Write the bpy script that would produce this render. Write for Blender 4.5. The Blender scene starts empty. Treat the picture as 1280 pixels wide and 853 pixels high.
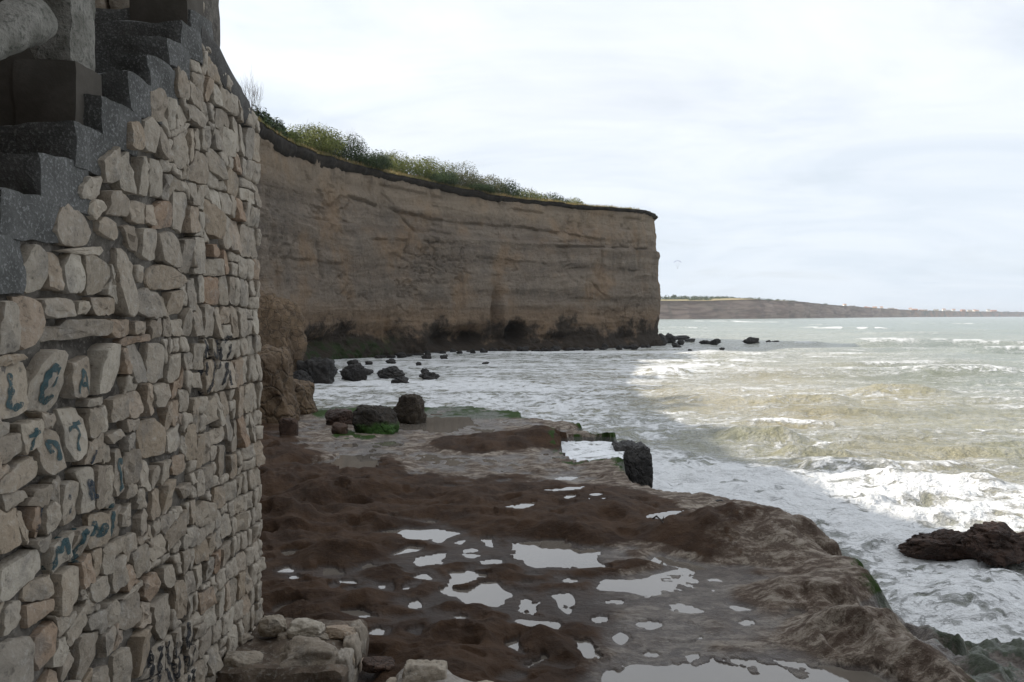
import bpy, math, random
import numpy as np
from mathutils import Vector
from mathutils.bvhtree import BVHTree
random.seed(7)
rng = np.random.default_rng(7)
S = bpy.context.scene
COL = S.collection

# ------------------------------------------------------------------ camera
E = 4.2                      # eye height above the sea (sea level is z = 0)
F = 1024.0                   # focal length in photo pixels (1280 wide)
HZ = 395.0                   # photo row of the horizon
PITCH = math.atan((426.5 - HZ) / F)
cam = bpy.data.cameras.new('camera')
cam.sensor_width = 36.0
cam.lens = 36.0 * F / 1280.0
cam.clip_start = 0.05
cam.clip_end = 60000
camo = bpy.data.objects.new('camera', cam)
COL.objects.link(camo)
camo.location = (0, 0, E)
camo.rotation_euler = (math.pi / 2 - PITCH, 0, 0)
S.camera = camo

# ------------------------------------------------------------------ light
SUN_EL, SUN_AZ = math.radians(33.0), math.radians(-88.0)    # azimuth from +Y towards +X
sund = Vector((math.sin(SUN_AZ) * math.cos(SUN_EL), math.cos(SUN_AZ) * math.cos(SUN_EL), math.sin(SUN_EL)))
sl = bpy.data.lights.new('sun', 'SUN')
sl.energy = 5.0
sl.angle = math.radians(0.55)
sl.color = (1.0, 0.93, 0.82)
so = bpy.data.objects.new('sun', sl)
COL.objects.link(so)
so.rotation_euler = sund.to_track_quat('Z', 'Y').to_euler()

world = bpy.data.worlds.new("World")
S.world = world
world.use_nodes = True
S.view_settings.view_transform = 'Standard'
S.view_settings.look = 'None'
S.view_settings.exposure = 0.42
S.view_settings.gamma = 1.0


class N:
    """small node-graph helper"""
    def __init__(s, tree):
        s.t = tree
        s.n = tree.nodes
        s.l = tree.links

    def node(s, kind, ins=None, **props):
        n = s.n.new(kind)
        for k, v in props.items():
            setattr(n, k, v)
        for k, v in (ins or {}).items():
            sock = n.inputs[k]
            if isinstance(v, bpy.types.NodeSocket):
                s.l.new(v, sock)
            else:
                if isinstance(v, (tuple, list)) and sock.type == 'RGBA' and len(v) == 3:
                    v = tuple(v) + (1.0,)
                sock.default_value = v
        return n

    def math(s, op, a, b=0.0, c=0.0, clamp=False):
        n = s.node('ShaderNodeMath', {0: a, 1: b, 2: c}, operation=op)
        n.use_clamp = clamp
        return n.outputs[0]

    def vmath(s, op, a, b=(0, 0, 0)):
        return s.node('ShaderNodeVectorMath', {0: a, 1: b}, operation=op).outputs[0]

    def vscale(s, a, f):
        n = s.node('ShaderNodeVectorMath', {0: a}, operation='SCALE')
        if isinstance(f, bpy.types.NodeSocket):
            s.l.new(f, n.inputs['Scale'])
        else:
            n.inputs['Scale'].default_value = f
        return n.outputs[0]

    def noise(s, vec, scale, detail=4.0, rough=0.55, dist=0.0, col=False):
        n = s.node('ShaderNodeTexNoise', {'Vector': vec, 'Scale': scale, 'Detail': detail, 'Roughness': rough, 'Distortion': dist})
        return n.outputs['Color' if col else 'Fac']

    def voro(s, vec, scale, feature='F1', out='Distance'):
        n = s.node('ShaderNodeTexVoronoi', {'Vector': vec, 'Scale': scale}, feature=feature)
        return n.outputs[out]

    def mix(s, f, a, b, blend='MIX'):
        n = s.n.new('ShaderNodeMix')
        n.data_type = 'RGBA'
        n.blend_type = blend
        for idx, v in ((0, f), (6, a), (7, b)):
            if isinstance(v, bpy.types.NodeSocket):
                s.l.new(v, n.inputs[idx])
            else:
                if isinstance(v, (tuple, list)) and len(v) == 3:
                    v = tuple(v) + (1.0,)
                n.inputs[idx].default_value = v
        return n.outputs[2]

    def step(s, x, lo, hi):
        n = s.node('ShaderNodeMapRange', {0: x, 1: lo, 2: hi, 3: 0.0, 4: 1.0}, interpolation_type='SMOOTHSTEP')
        return n.outputs[0]

    def attr(s, name):
        return s.node('ShaderNodeAttribute', attribute_name=name)

    def bump(s, h, strength, dist, normal=None):
        d = {'Height': h, 'Strength': strength, 'Distance': dist}
        if normal is not None:
            d['Normal'] = normal
        return s.node('ShaderNodeBump', d).outputs[0]


def material(name):
    m = bpy.data.materials.new(name)
    m.use_nodes = True
    g = N(m.node_tree)
    bs = g.n['Principled BSDF']
    pos = g.node('ShaderNodeTexCoord').outputs['Object']
    return m, g, bs, pos


def setin(g, bs, **kw):
    names = dict(col='Base Color', rough='Roughness', nrm='Normal', spec='Specular IOR Level', ior='IOR')
    for k, v in kw.items():
        sock = bs.inputs[names[k]]
        if isinstance(v, bpy.types.NodeSocket):
            g.l.new(v, sock)
        else:
            if isinstance(v, (tuple, list)) and len(v) == 3:
                v = tuple(v) + (1.0,)
            sock.default_value = v


# sky: Nishita seen through a broken sheet of bright cloud
g = N(world.node_tree)
bg = g.n['Background']
sky = g.node('ShaderNodeTexSky', sky_type='NISHITA', sun_disc=False, sun_elevation=SUN_EL, sun_rotation=SUN_AZ,
             altitude=0.0, air_density=1.0, dust_density=2.0, ozone_density=1.0).outputs[0]
dirv = g.node('ShaderNodeTexCoord').outputs['Generated']
sep = g.node('ShaderNodeSeparateXYZ', {0: dirv})
zc = g.math('ADD', g.math('MAXIMUM', sep.outputs[2], 0.0), 0.13)
cl = g.node('ShaderNodeCombineXYZ', {0: g.math('DIVIDE', sep.outputs[0], zc), 1: g.math('DIVIDE', sep.outputs[1], zc), 2: 0.35}).outputs[0]
n1 = g.noise(g.vmath('MULTIPLY', cl, (1.0, 1.15, 1.0)), 0.75, 7, 0.55, 0.6)
n2 = g.noise(g.vmath('MULTIPLY', cl, (0.8, 1.1, 1.0)), 0.95, 8, 0.6, 0.9)
cover = g.step(n1, 0.18, 0.52)
shade = g.step(n2, 0.34, 0.72)
sunny = g.math('MAXIMUM', g.node('ShaderNodeVectorMath', {0: dirv, 1: tuple(sund)}, operation='DOT_PRODUCT').outputs['Value'], 0.0)
glow = g.math('MULTIPLY_ADD', g.math('POWER', sunny, 2.5), 0.45, 0.93)
elev = g.step(sep.outputs[2], 0.0, 0.30)
ccol = g.mix(shade, (10.7, 11.2, 11.9), (8.7, 9.5, 10.5))
ccol = g.mix(elev, g.mix(0.5, ccol, (7.4, 8.5, 9.6)), ccol)
ccol = g.mix(1.0, ccol, g.node('ShaderNodeCombineXYZ', {0: glow, 1: glow, 2: glow}).outputs[0], 'MULTIPLY')
skyc = g.mix(g.math('MULTIPLY_ADD', cover, 0.30, 0.68), sky, ccol)
g.l.new(skyc, bg.inputs[0])
bg.inputs[1].default_value = 0.077


# ------------------------------------------------------------------ numeric helpers
def _h(ix, iy, iz):
    h = (ix * 374761393 + iy * 668265263 + iz * 2147483647 + 1013904223) & 0xFFFFFFFF
    h = ((h ^ (h >> 13)) * 1274126177) & 0xFFFFFFFF
    h = ((h ^ (h >> 16)) * 2246822519) & 0xFFFFFFFF
    return ((h ^ (h >> 15)) & 0xFFFF).astype(np.float64) / 32767.5 - 1.0


def vn(x, y, z=0.0):
    """smooth value noise in -1..1"""
    x, y, z = np.broadcast_arrays(np.asarray(x, float), np.asarray(y, float), np.asarray(z, float))
    xf, yf, zf = np.floor(x), np.floor(y), np.floor(z)
    ix, iy, iz = xf.astype(np.int64), yf.astype(np.int64), zf.astype(np.int64)
    fx, fy, fz = x - xf, y - yf, z - zf
    fx, fy, fz = [t * t * t * (t * (t * 6 - 15) + 10) for t in (fx, fy, fz)]
    def L(a, b, t): return a + (b - a) * t
    flat = not np.any(z)
    r0 = L(L(_h(ix, iy, iz), _h(ix + 1, iy, iz), fx), L(_h(ix, iy + 1, iz), _h(ix + 1, iy + 1, iz), fx), fy)
    if flat:
        return r0
    r1 = L(L(_h(ix, iy, iz + 1), _h(ix + 1, iy, iz + 1), fx), L(_h(ix, iy + 1, iz + 1), _h(ix + 1, iy + 1, iz + 1), fx), fy)
    return L(r0, r1, fz)


def fbm(x, y, z=0.0, o=4, gain=0.5):
    r, a, f, t = 0.0, 1.0, 1.0, 0.0
    for k in range(o):
        r = r + a * vn(np.asarray(x) * f + 17.3 * k, np.asarray(y) * f - 9.1 * k, np.asarray(z) * f if np.any(z) else 0.0)
        t += a
        a *= gain
        f *= 2.03
    return r / t


def sstep(x, lo, hi):
    t = np.clip((x - lo) / (hi - lo), 0, 1)
    return t * t * (3 - 2 * t)


CP, SP = math.cos(PITCH), math.sin(PITCH)


def ray(px, py):
    dx, dy = (px - 640.0) / F, (426.5 - py) / F
    return np.array([dx, CP + dy * SP, -SP + dy * CP])


def on_z(px, py, z):
    d = ray(px, py)
    t = (z - E) / d[2]
    return d * t + np.array([0, 0, E])


def at_y(px, py, Y):
    d = ray(px, py)
    return d * (Y / d[1]) + np.array([0, 0, E])


def project(X, Y, Z):
    zz = Z - E
    fw = Y * CP - zz * SP
    up = Y * SP + zz * CP
    fw = np.maximum(fw, 1e-3)
    return 640 + F * X / fw, 426.5 - F * up / fw


def sdist(P, x, y):
    """signed distance to polygon (positive inside)"""
    P = np.asarray(P, float)
    d2 = np.full(x.shape, 1e18)
    ins = np.zeros(x.shape, bool)
    n = len(P)
    for i in range(n):
        ax, ay = P[i]
        bx, by = P[(i + 1) % n]
        ex, ey = bx - ax, by - ay
        t = np.clip(((x - ax) * ex + (y - ay) * ey) / (ex * ex + ey * ey + 1e-12), 0, 1)
        d2 = np.minimum(d2, (x - ax - t * ex) ** 2 + (y - ay - t * ey) ** 2)
        if ay != by:
            c = ((ay > y) != (by > y)) & (x < (bx - ax) * (y - ay) / (by - ay) + ax)
            ins ^= c
    d = np.sqrt(d2)
    return np.where(ins, d, -d)


# ------------------------------------------------------------------ object helpers
def mesh(name, verts, faces, mat=None, smooth=True, sharp=None):
    me = bpy.data.meshes.new(name)
    verts = np.asarray(verts, np.float32)
    if isinstance(faces, np.ndarray):
        k = faces.shape[1]
        me.vertices.add(len(verts))
        me.vertices.foreach_set('co', verts.ravel())
        me.loops.add(faces.size)
        me.loops.foreach_set('vertex_index', faces.astype(np.int32).ravel())
        me.polygons.add(len(faces))
        me.polygons.foreach_set('loop_start', np.arange(0, faces.size, k, dtype=np.int32))
        me.update(calc_edges=True)
        me.validate()
    else:
        me.from_pydata([tuple(map(float, v)) for v in verts], [], faces)
        me.update()
    if smooth:
        me.polygons.foreach_set('use_smooth', np.ones(len(me.polygons), bool))
    if smooth and sharp:
        me.set_sharp_from_angle(angle=sharp)
    if mat:
        me.materials.append(mat)
    return me


def obj(name, me, parent=None, loc=None, rotz=0.0):
    o = bpy.data.objects.new(name, me)
    COL.objects.link(o)
    if parent is not None:
        o.parent = parent
    if loc is not None:
        o.location = tuple(float(v) for v in loc)
    o.rotation_euler = (0, 0, rotz)
    return o


def tag(o, label=None, cat=None, group=None, kind=None):
    if label: o['label'] = label
    if cat: o['category'] = cat
    if group: o['group'] = group
    if kind: o['kind'] = kind
    return o


def attribute(me, name, vals):
    a = me.attributes.new(name, 'FLOAT', 'POINT')
    a.data.foreach_set('value', np.asarray(vals, np.float32).ravel())


def grid_faces(nu, nv):
    i = np.arange(nu - 1)[:, None] * nv + np.arange(nv - 1)[None, :]
    return np.stack([i, i + nv, i + nv + 1, i + 1], -1).reshape(-1, 4)


def box_mesh(name, x0, x1, y0, y1, z0, z1, mat, sub=0.08, rough=0.008, rnd=0.02, seed=0.0, warp=None):
    """a worn concrete block: a subdivided box with rounded arrises and an uneven skin"""
    V, Fc = [], []
    key = {}
    L = (x1 - x0, y1 - y0, z1 - z0)
    n = [max(2, int(round(l / sub))) for l in L]
    def vid(i, j, k):
        t = (i, j, k)
        if t not in key:
            key[t] = len(V)
            V.append((x0 + L[0] * i / n[0], y0 + L[1] * j / n[1], z0 + L[2] * k / n[2]))
        return key[t]
    for j in range(n[1]):
        for k in range(n[2]):
            Fc.append((vid(0, j, k), vid(0, j, k + 1), vid(0, j + 1, k + 1), vid(0, j + 1, k)))
            Fc.append((vid(n[0], j, k), vid(n[0], j + 1, k), vid(n[0], j + 1, k + 1), vid(n[0], j, k + 1)))
    for i in range(n[0]):
        for k in range(n[2]):
            Fc.append((vid(i, 0, k), vid(i + 1, 0, k), vid(i + 1, 0, k + 1), vid(i, 0, k + 1)))
            Fc.append((vid(i, n[1], k), vid(i, n[1], k + 1), vid(i + 1, n[1], k + 1), vid(i + 1, n[1], k)))
    for i in range(n[0]):
        for j in range(n[1]):
            Fc.append((vid(i, j, 0), vid(i, j + 1, 0), vid(i + 1, j + 1, 0), vid(i + 1, j, 0)))
            Fc.append((vid(i, j, n[2]), vid(i + 1, j, n[2]), vid(i + 1, j + 1, n[2]), vid(i, j + 1, n[2])))
    V = np.array(V)
    c = np.array([(x0 + x1) / 2, (y0 + y1) / 2, (z0 + z1) / 2])
    hl = np.array(L) / 2
    q = V - c
    inner = np.clip(q, -(hl - rnd), hl - rnd)
    dd = q - inner
    ln = np.linalg.norm(dd, axis=1, keepdims=True)
    q = inner + dd / np.maximum(ln, 1e-9) * np.minimum(ln, rnd)
    w = np.stack([fbm(V[:, 0] * 6 + a + seed, V[:, 1] * 6 + 3 * a, V[:, 2] * 6 + 1.7) for a in (1, 11, 23)], -1)
    q = q + w * rough * 1.6
    V = q + c
    if warp is not None:
        V = warp(V)
    return mesh(name, V, Fc, mat, True, 0.5)


def ico(sub):
    t = (1 + 5 ** .5) / 2
    v = [(-1, t, 0), (1, t, 0), (-1, -t, 0), (1, -t, 0), (0, -1, t), (0, 1, t), (0, -1, -t), (0, 1, -t), (t, 0, -1), (t, 0, 1), (-t, 0, -1), (-t, 0, 1)]
    f = [(0, 11, 5), (0, 5, 1), (0, 1, 7), (0, 7, 10), (0, 10, 11), (1, 5, 9), (5, 11, 4), (11, 10, 2), (10, 7, 6), (7, 1, 8),
         (3, 9, 4), (3, 4, 2), (3, 2, 6), (3, 6, 8), (3, 8, 9), (4, 9, 5), (2, 4, 11), (6, 2, 10), (8, 6, 7), (9, 8, 1)]
    v = [np.array(p) / np.linalg.norm(p) for p in v]
    for _ in range(sub):
        c, nf = {}, []
        def mid(a, b):
            k = (min(a, b), max(a, b))
            if k not in c:
                m = v[a] + v[b]
                v.append(m / np.linalg.norm(m))
                c[k] = len(v) - 1
            return c[k]
        for a, b, d in f:
            ab, bd, da = mid(a, b), mid(b, d), mid(d, a)
            nf += [(a, ab, da), (b, bd, ab), (d, da, bd), (ab, bd, da)]
        f = nf
    return np.array(v), np.array(f)


ICO = {k: ico(k) for k in (2, 3, 4, 5)}


def rock_mesh(name, size, mat, seed, sub=4, amp=0.35, fine=0.06, boxy=0.0, cuts=5, sink=0.35):
    """irregular boulder, base at z=0 (sunk part below); size = full x,y and visible height"""
    v, f = ICO[sub]
    v = v.copy()
    r = np.random.default_rng(int(seed * 977) % 100000)
    if boxy:
        m = np.max(np.abs(v), axis=1, keepdims=True)
        v = v * (1 - boxy) + (v / m) * 0.8 * boxy
    for _ in range(cuts):                       # broken faces
        nrm = r.normal(size=3); nrm /= np.linalg.norm(nrm)
        d = r.uniform(0.62, 0.86)
        over = np.maximum(v @ nrm - d, 0)
        v = v - over[:, None] * nrm * 0.85
    s = seed * 3.7
    q = v * 1.5 + s
    a = fbm(q[:, 0], q[:, 1], q[:, 2], 3)
    b = fbm(q[:, 0] * 4, q[:, 1] * 4, q[:, 2] * 4, 4, 0.6)
    c = np.abs(fbm(q[:, 0] * 2.2 + 9, q[:, 1] * 2.2, q[:, 2] * 3.2, 3))
    v = v * (1 + amp * a + fine * 2.2 * b - 0.18 * np.maximum(0, 0.2 - c))[:, None]
    v = v * (np.array([size[0] / 2, size[1] / 2, size[2] * (0.5 + sink / 2)]) / np.abs(v).max(0))
    v[:, 2] += size[2] - v[:, 2].max()
    return mesh(name, v, f, mat)


def tube(pts, rads, seg=6):
    V, Fc = [], []
    pts = [Vector(p) for p in pts]
    for i, p in enumerate(pts):
        d = (pts[min(i + 1, len(pts) - 1)] - pts[max(i - 1, 0)]).normalized()
        a = d.orthogonal().normalized()
        b = d.cross(a)
        for k in range(seg):
            t = 2 * math.pi * k / seg
            V.append(p + (a * math.cos(t) + b * math.sin(t)) * rads[i])
    for i in range(len(pts) - 1):
        for k in range(seg):
            Fc.append((i * seg + k, i * seg + (k + 1) % seg, (i + 1) * seg + (k + 1) % seg, (i + 1) * seg + k))
    Fc.append(tuple(range(seg))[::-1])
    Fc.append(tuple((len(pts) - 1) * seg + k for k in range(seg)))
    return V, Fc


def join(parts):
    V, Fc, o = [], [], 0
    for v, f in parts:
        V += [tuple(p) for p in v]
        Fc += [tuple(i + o for i in q) for q in f]
        o += len(v)
    return V, Fc


# ------------------------------------------------------------------ materials
def mat_stone():
    m, g, bs, pos = material('limestone')
    rnd = g.node('ShaderNodeObjectInfo').outputs['Random']
    gp = g.node('ShaderNodeNewGeometry').outputs['Position']
    off = g.vmath('ADD', gp, g.node('ShaderNodeCombineXYZ', {0: g.math('MULTIPLY', rnd, 37.0), 1: g.math('MULTIPLY', rnd, 11.0), 2: 0.0}).outputs[0])
    a = g.noise(off, 5.0, 6, 0.62)
    b = g.noise(off, 26.0, 6, 0.7)
    ramp = g.node('ShaderNodeValToRGB', {0: rnd})
    cr = ramp.color_ramp
    cols = [(0.0, (0.302, 0.256, 0.198)), (0.2, (0.397, 0.348, 0.283)), (0.38, (0.250, 0.209, 0.162)), (0.5, (0.461, 0.414, 0.341)), (0.64, (0.329, 0.262, 0.190)),
            (0.75, (0.299, 0.266, 0.222)), (0.86, (0.362, 0.301, 0.231)), (0.95, (0.316, 0.223, 0.154)), (1.0, (0.426, 0.366, 0.293))]
    cr.elements[0].position, cr.elements[0].color = cols[0][0], cols[0][1] + (1,)
    cr.elements[1].position, cr.elements[1].color = cols[-1][0], cols[-1][1] + (1,)
    for p, c in cols[1:-1]:
        e = cr.elements.new(p); e.color = c + (1,)
    c = g.mix(g.math('MULTIPLY', g.step(a, 0.54, 0.74), 0.45), ramp.outputs[0], (0.28, 0.21, 0.145))
    c = g.mix(g.math('MULTIPLY', g.step(a, 0.50, 0.30), 0.6), c, (0.19, 0.175, 0.155))
    c = g.mix(g.math('MULTIPLY', g.step(b, 0.50, 0.72), 0.45), c, (0.52, 0.49, 0.44))
    c = g.mix(g.math('MULTIPLY', g.step(b, 0.46, 0.30), 0.6), c, (0.075, 0.066, 0.057))
    h = g.math('ADD', g.math('MULTIPLY', b, 0.5), g.noise(off, 9.0, 8, 0.65))
    setin(g, bs, col=c, rough=0.93, spec=0.25, nrm=g.bump(h, 1.0, 0.022))
    return m


def mat_simple(name, ca, cb, scale=8.0, rough=0.9, bump=0.01, cc=None, spec=0.3, fine=60.0, str_=0.7):
    m, g, bs, pos = material(name)
    a = g.noise(pos, scale, 6, 0.6)
    b = g.noise(pos, fine, 4, 0.65)
    c = g.mix(g.step(a, 0.35, 0.65), ca, cb)
    if cc:
        c = g.mix(g.math('MULTIPLY', g.step(b, 0.5, 0.7), 0.8), c, cc)
    h = g.math('ADD', g.math('MULTIPLY', b, 0.5), a)
    setin(g, bs, col=c, rough=rough, spec=spec, nrm=g.bump(h, str_, bump))
    return m


M_STONE = mat_stone()
M_MORTAR = mat_simple('mortar', (0.06, 0.053, 0.045), (0.155, 0.14, 0.12), 6.0, 0.95, 0.02, (0.21, 0.19, 0.165), fine=45)
M_CONC = mat_simple('concrete_aggregate', (0.075, 0.075, 0.07), (0.125, 0.124, 0.118), 4.0, 0.95, 0.015, (0.27, 0.27, 0.265), fine=62, str_=1.0)
M_RAIL = mat_simple('weathered_concrete', (0.14, 0.134, 0.113), (0.265, 0.252, 0.222), 7.0, 0.95, 0.03, (0.06, 0.065, 0.05), fine=42, str_=1.0)
M_POST = mat_simple('rendered_concrete', (0.075, 0.066, 0.054), (0.115, 0.103, 0.088), 3.0, 0.95, 0.006, (0.09, 0.08, 0.068), fine=50)
M_COPE = mat_simple('dark_concrete', (0.06, 0.056, 0.052), (0.10, 0.095, 0.088), 9.0, 0.95, 0.012, (0.15, 0.15, 0.14), fine=90)


def mat_rock(name, ca, cb, cc, moss=0.0, wet=0.0, scale=1.0, mossz=None):
    m, g, bs, pos = material(name)
    a = g.noise(pos, 1.6 * scale, 7, 0.62)
    b = g.noise(pos, 11.0 * scale, 7, 0.7)
    v = g.voro(g.vmath('ADD', pos, g.vscale(g.noise(pos, 3.0 * scale, 3, col=True), 0.4)), 3.2 * scale, 'DISTANCE_TO_EDGE')
    c = g.mix(g.step(a, 0.36, 0.64), ca, cb)
    c = g.mix(g.math('MULTIPLY', g.step(b, 0.5, 0.72), 0.7), c, cc)
    c = g.mix(g.math('MULTIPLY', g.step(v, 0.06, 0.0), 0.5), c, (0.02, 0.017, 0.014))
    rough = 0.85 - 0.4 * wet
    if moss:
        nz = g.node('ShaderNodeSeparateXYZ', {0: pos}).outputs[2]
        k = g.math('ADD', g.math('MULTIPLY', g.math('SUBTRACT', a, 0.5), 3.0), g.math('MULTIPLY_ADD', nz, -2.2 / max(mossz or 1.0, 0.05), 1.2))
        c = g.mix(g.math('MULTIPLY', g.step(k, 0.1, 0.9), moss), c, g.mix(b, (0.02, 0.06, 0.008), (0.06, 0.14, 0.02)))
    h = g.math('ADD', g.math('MULTIPLY', b, 0.6), g.math('ADD', a, g.math('MULTIPLY', g.step(v, 0.0, 0.1), 0.25)))
    setin(g, bs, col=c, rough=rough, spec=0.4, nrm=g.bump(h, 1.0, 0.10 / scale))
    return m


M_SEAROCK = mat_rock('wet_black_rock', (0.016, 0.014, 0.013), (0.032, 0.028, 0.024), (0.055, 0.048, 0.04), wet=0.6)
M_BROWNROCK = mat_rock('wet_brown_rock', (0.035, 0.02, 0.014), (0.075, 0.04, 0.026), (0.11, 0.065, 0.045), wet=0.6, scale=1.6)
M_MOSSROCK = mat_rock('mossy_boulder', (0.022, 0.017, 0.012), (0.040, 0.031, 0.022), (0.07, 0.056, 0.04), moss=0.95, mossz=0.6)
M_TANROCK = mat_rock('tan_boulder', (0.04, 0.03, 0.021), (0.075, 0.058, 0.04), (0.12, 0.095, 0.066), scale=1.5)
M_OCHRE = mat_rock('ochre_sandstone', (0.10, 0.068, 0.042), (0.17, 0.115, 0.068), (0.20, 0.145, 0.095), scale=0.7)
M_REDROCK = mat_rock('red_brown_stone', (0.06, 0.035, 0.024), (0.10, 0.06, 0.04), (0.14, 0.09, 0.065), scale=2.0)


# ================================================================== THE WALL AND STAIR
k0, c0 = 0.29, 680.0
def wall_Y(px): return 1.0 / (k0 * (1 - px / c0))
WA = np.array([(0 - 640) / F * wall_Y(0), wall_Y(0)])
WB = np.array([(322 - 640) / F * wall_Y(322), wall_Y(322)])
WL = np.linalg.norm(WB - WA)
WD = (WB - WA) / WL                                  # along the wall, away from the camera
WN = np.array([WD[1], -WD[0]])                       # out of the wall, towards the sea


def wall_uv(px, py):
    d = ray(px, py)
    t = (WA @ WN) / (d[:2] @ WN)
    p = d * t
    return float((p[:2] - WA) @ WD), float(p[2] + E)


def wall_pt(u, v, out=0.0):
    p = WA + WD * u + WN * out
    return np.array([p[0], p[1], v])


# staircase: nosing corners read on the wall's plane
noses = [(0, 233), (47, 189), (157, 88), (185, 64), (208, 42), (225, 25), (238, 8)]
NUV = [wall_uv(*p) for p in noses]
(ua, va), (ub, vb) = NUV[1], NUV[2]
NUV = ([(NUV[0][0] - 0.26 * k, NUV[0][1] - 0.2 * k) for k in (3, 2, 1)] + NUV[:2]
       + [(ua + (ub - ua) * t, va + (vb - va) * t) for t in (1 / 3, 2 / 3)] + NUV[2:])
stair = obj('concrete_staircase', None, loc=(*wall_pt(0, 0)[:2], 0))
ang = math.atan2(WD[1], WD[0])
stair.rotation_euler = (0, 0, ang)                   # local x runs up the stair, local y points inland (left)
tag(stair, 'grey pebbledash concrete steps climbing along the top of the stone wall', 'staircase')
step_rects = []
for i, (u, v) in enumerate(NUV):
    un = NUV[i + 1][0] if i + 1 < len(NUV) else u + 0.24
    vp = NUV[i - 1][1] if i else v - 0.2
    lo = vp - (0.015 if i % 2 else 0.05)
    me = box_mesh('step', u, un + 0.14, -0.012, 1.55, lo, v, M_CONC, 0.04, 0.017, 0.016, i * 3.1)
    obj('step', me, stair)
    step_rects.append((u, un + 0.12, lo, v))

# stone outlines traced from the photograph's wall (pixels)
raw = []
def R(off, lst):
    for p in lst:
        raw.append([(x / 3.759, y / 3.759 + off) for x, y in p])
R(0, [[(465, 750), (540, 690), (550, 760), (545, 840), (520, 860), (480, 853)], [(555, 760), (590, 712), (618, 910), (560, 890)],
      [(630, 740), (670, 740), (690, 853), (685, 925), (635, 910)], [(682, 742), (740, 770), (755, 850), (750, 930), (700, 920)],
      [(600, 580), (640, 570), (660, 640), (655, 705), (595, 695)], [(668, 570), (700, 550), (725, 600), (710, 725), (668, 690)],
      [(730, 590), (755, 600), (770, 650), (760, 755), (725, 710)], [(795, 650), (840, 620), (860, 700), (850, 770), (820, 795), (795, 760)],
      [(865, 610), (895, 605), (900, 720), (890, 770), (865, 720)], [(925, 600), (965, 590), (985, 640), (960, 715), (935, 690)],
      [(700, 430), (745, 420), (760, 490), (750, 570), (710, 560)], [(762, 460), (805, 470), (808, 600), (780, 610)],
      [(815, 490), (850, 500), (862, 570), (840, 600), (818, 580)], [(865, 480), (900, 500), (945, 550), (930, 610), (870, 550)],
      [(820, 310), (850, 330), (875, 390), (870, 470), (825, 450)], [(755, 410), (805, 325), (815, 430), (770, 430)],
      [(880, 380), (940, 440), (935, 520), (880, 470)], [(995, 610), (1025, 610), (1030, 710), (995, 700)],
      [(1040, 590), (1080, 630), (1085, 740), (1040, 720)], [(890, 270), (925, 290), (930, 350), (895, 330)],
      [(965, 700), (990, 695), (1030, 760), (1035, 853), (970, 800)], [(775, 660), (790, 655), (790, 760), (768, 755)]])
R(220, [[(240, 250), (255, 170), (300, 122), (350, 130), (395, 190), (412, 260), (400, 320), (340, 335), (270, 325)],
        [(75, 450), (130, 315), (165, 340), (205, 430), (200, 530), (130, 555), (85, 520)], [(212, 520), (220, 360), (262, 365), (272, 510), (255, 535)],
        [(280, 400), (300, 362), (350, 372), (380, 460), (375, 540), (330, 552), (280, 545)], [(370, 375), (415, 378), (500, 420), (505, 470), (465, 550), (400, 560), (385, 470)],
        [(530, 340), (570, 340), (610, 400), (628, 530), (610, 660), (560, 650), (525, 520)], [(485, 75), (520, 68), (585, 120), (588, 190), (490, 180)],
        [(592, 120), (655, 125), (663, 225), (592, 215)], [(715, 150), (760, 115), (793, 140), (793, 240), (715, 250)], [(798, 75), (860, 80), (866, 130), (850, 270), (800, 240)],
        [(870, 140), (920, 150), (925, 260), (865, 270)], [(945, 95), (990, 140), (1020, 190), (1020, 300), (965, 270)], [(632, 250), (720, 255), (725, 395), (690, 400), (635, 370)],
        [(732, 270), (800, 265), (838, 300), (840, 430), (800, 430), (735, 400)], [(847, 300), (885, 300), (890, 460), (850, 450)], [(900, 290), (945, 290), (950, 460), (900, 460)],
        [(680, 430), (750, 415), (860, 470), (868, 500), (820, 530), (700, 535), (672, 500)], [(0, 420), (30, 400), (65, 480), (60, 560), (0, 570)],
        [(52, 570), (110, 570), (160, 600), (175, 680), (150, 790), (82, 812), (62, 700)], [(-30, 595), (45, 595), (66, 740), (66, 830), (-30, 840)],
        [(178, 580), (300, 575), (330, 590), (325, 660), (182, 662)], [(340, 595), (390, 588), (412, 610), (405, 645), (345, 650)], [(422, 570), (520, 575), (520, 650), (422, 655)],
        [(180, 710), (290, 705), (300, 680), (485, 675), (487, 745), (190, 788)], [(492, 675), (590, 680), (595, 750), (540, 765), (497, 740)], [(602, 685), (675, 685), (670, 740), (605, 745)],
        [(637, 540), (670, 530), (718, 560), (718, 665), (690, 670), (632, 640)], [(780, 550), (840, 540), (848, 640), (785, 655)], [(445, 210), (490, 195), (540, 220), (552, 290), (520, 300), (450, 260)],
        [(405, 130), (450, 105), (478, 150), (430, 205), (400, 170)], [(345, 70), (395, 10), (470, 5), (470, 80), (420, 118), (350, 100)], [(557, 240), (620, 235), (630, 290), (622, 360), (590, 340)],
        [(667, 140), (710, 140), (713, 235), (667, 220)], [(170, 270), (200, 205), (235, 240), (235, 300), (190, 305)], [(250, 350), (330, 340), (500, 330), (495, 372), (360, 370), (280, 362)],
        [(725, 560), (772, 570), (775, 660), (725, 660)], [(878, 490), (905, 485), (910, 630), (878, 640)], [(960, 320), (1030, 340), (1030, 375), (965, 380)], [(955, 390), (1032, 390), (1032, 470), (955, 470)]])
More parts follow.
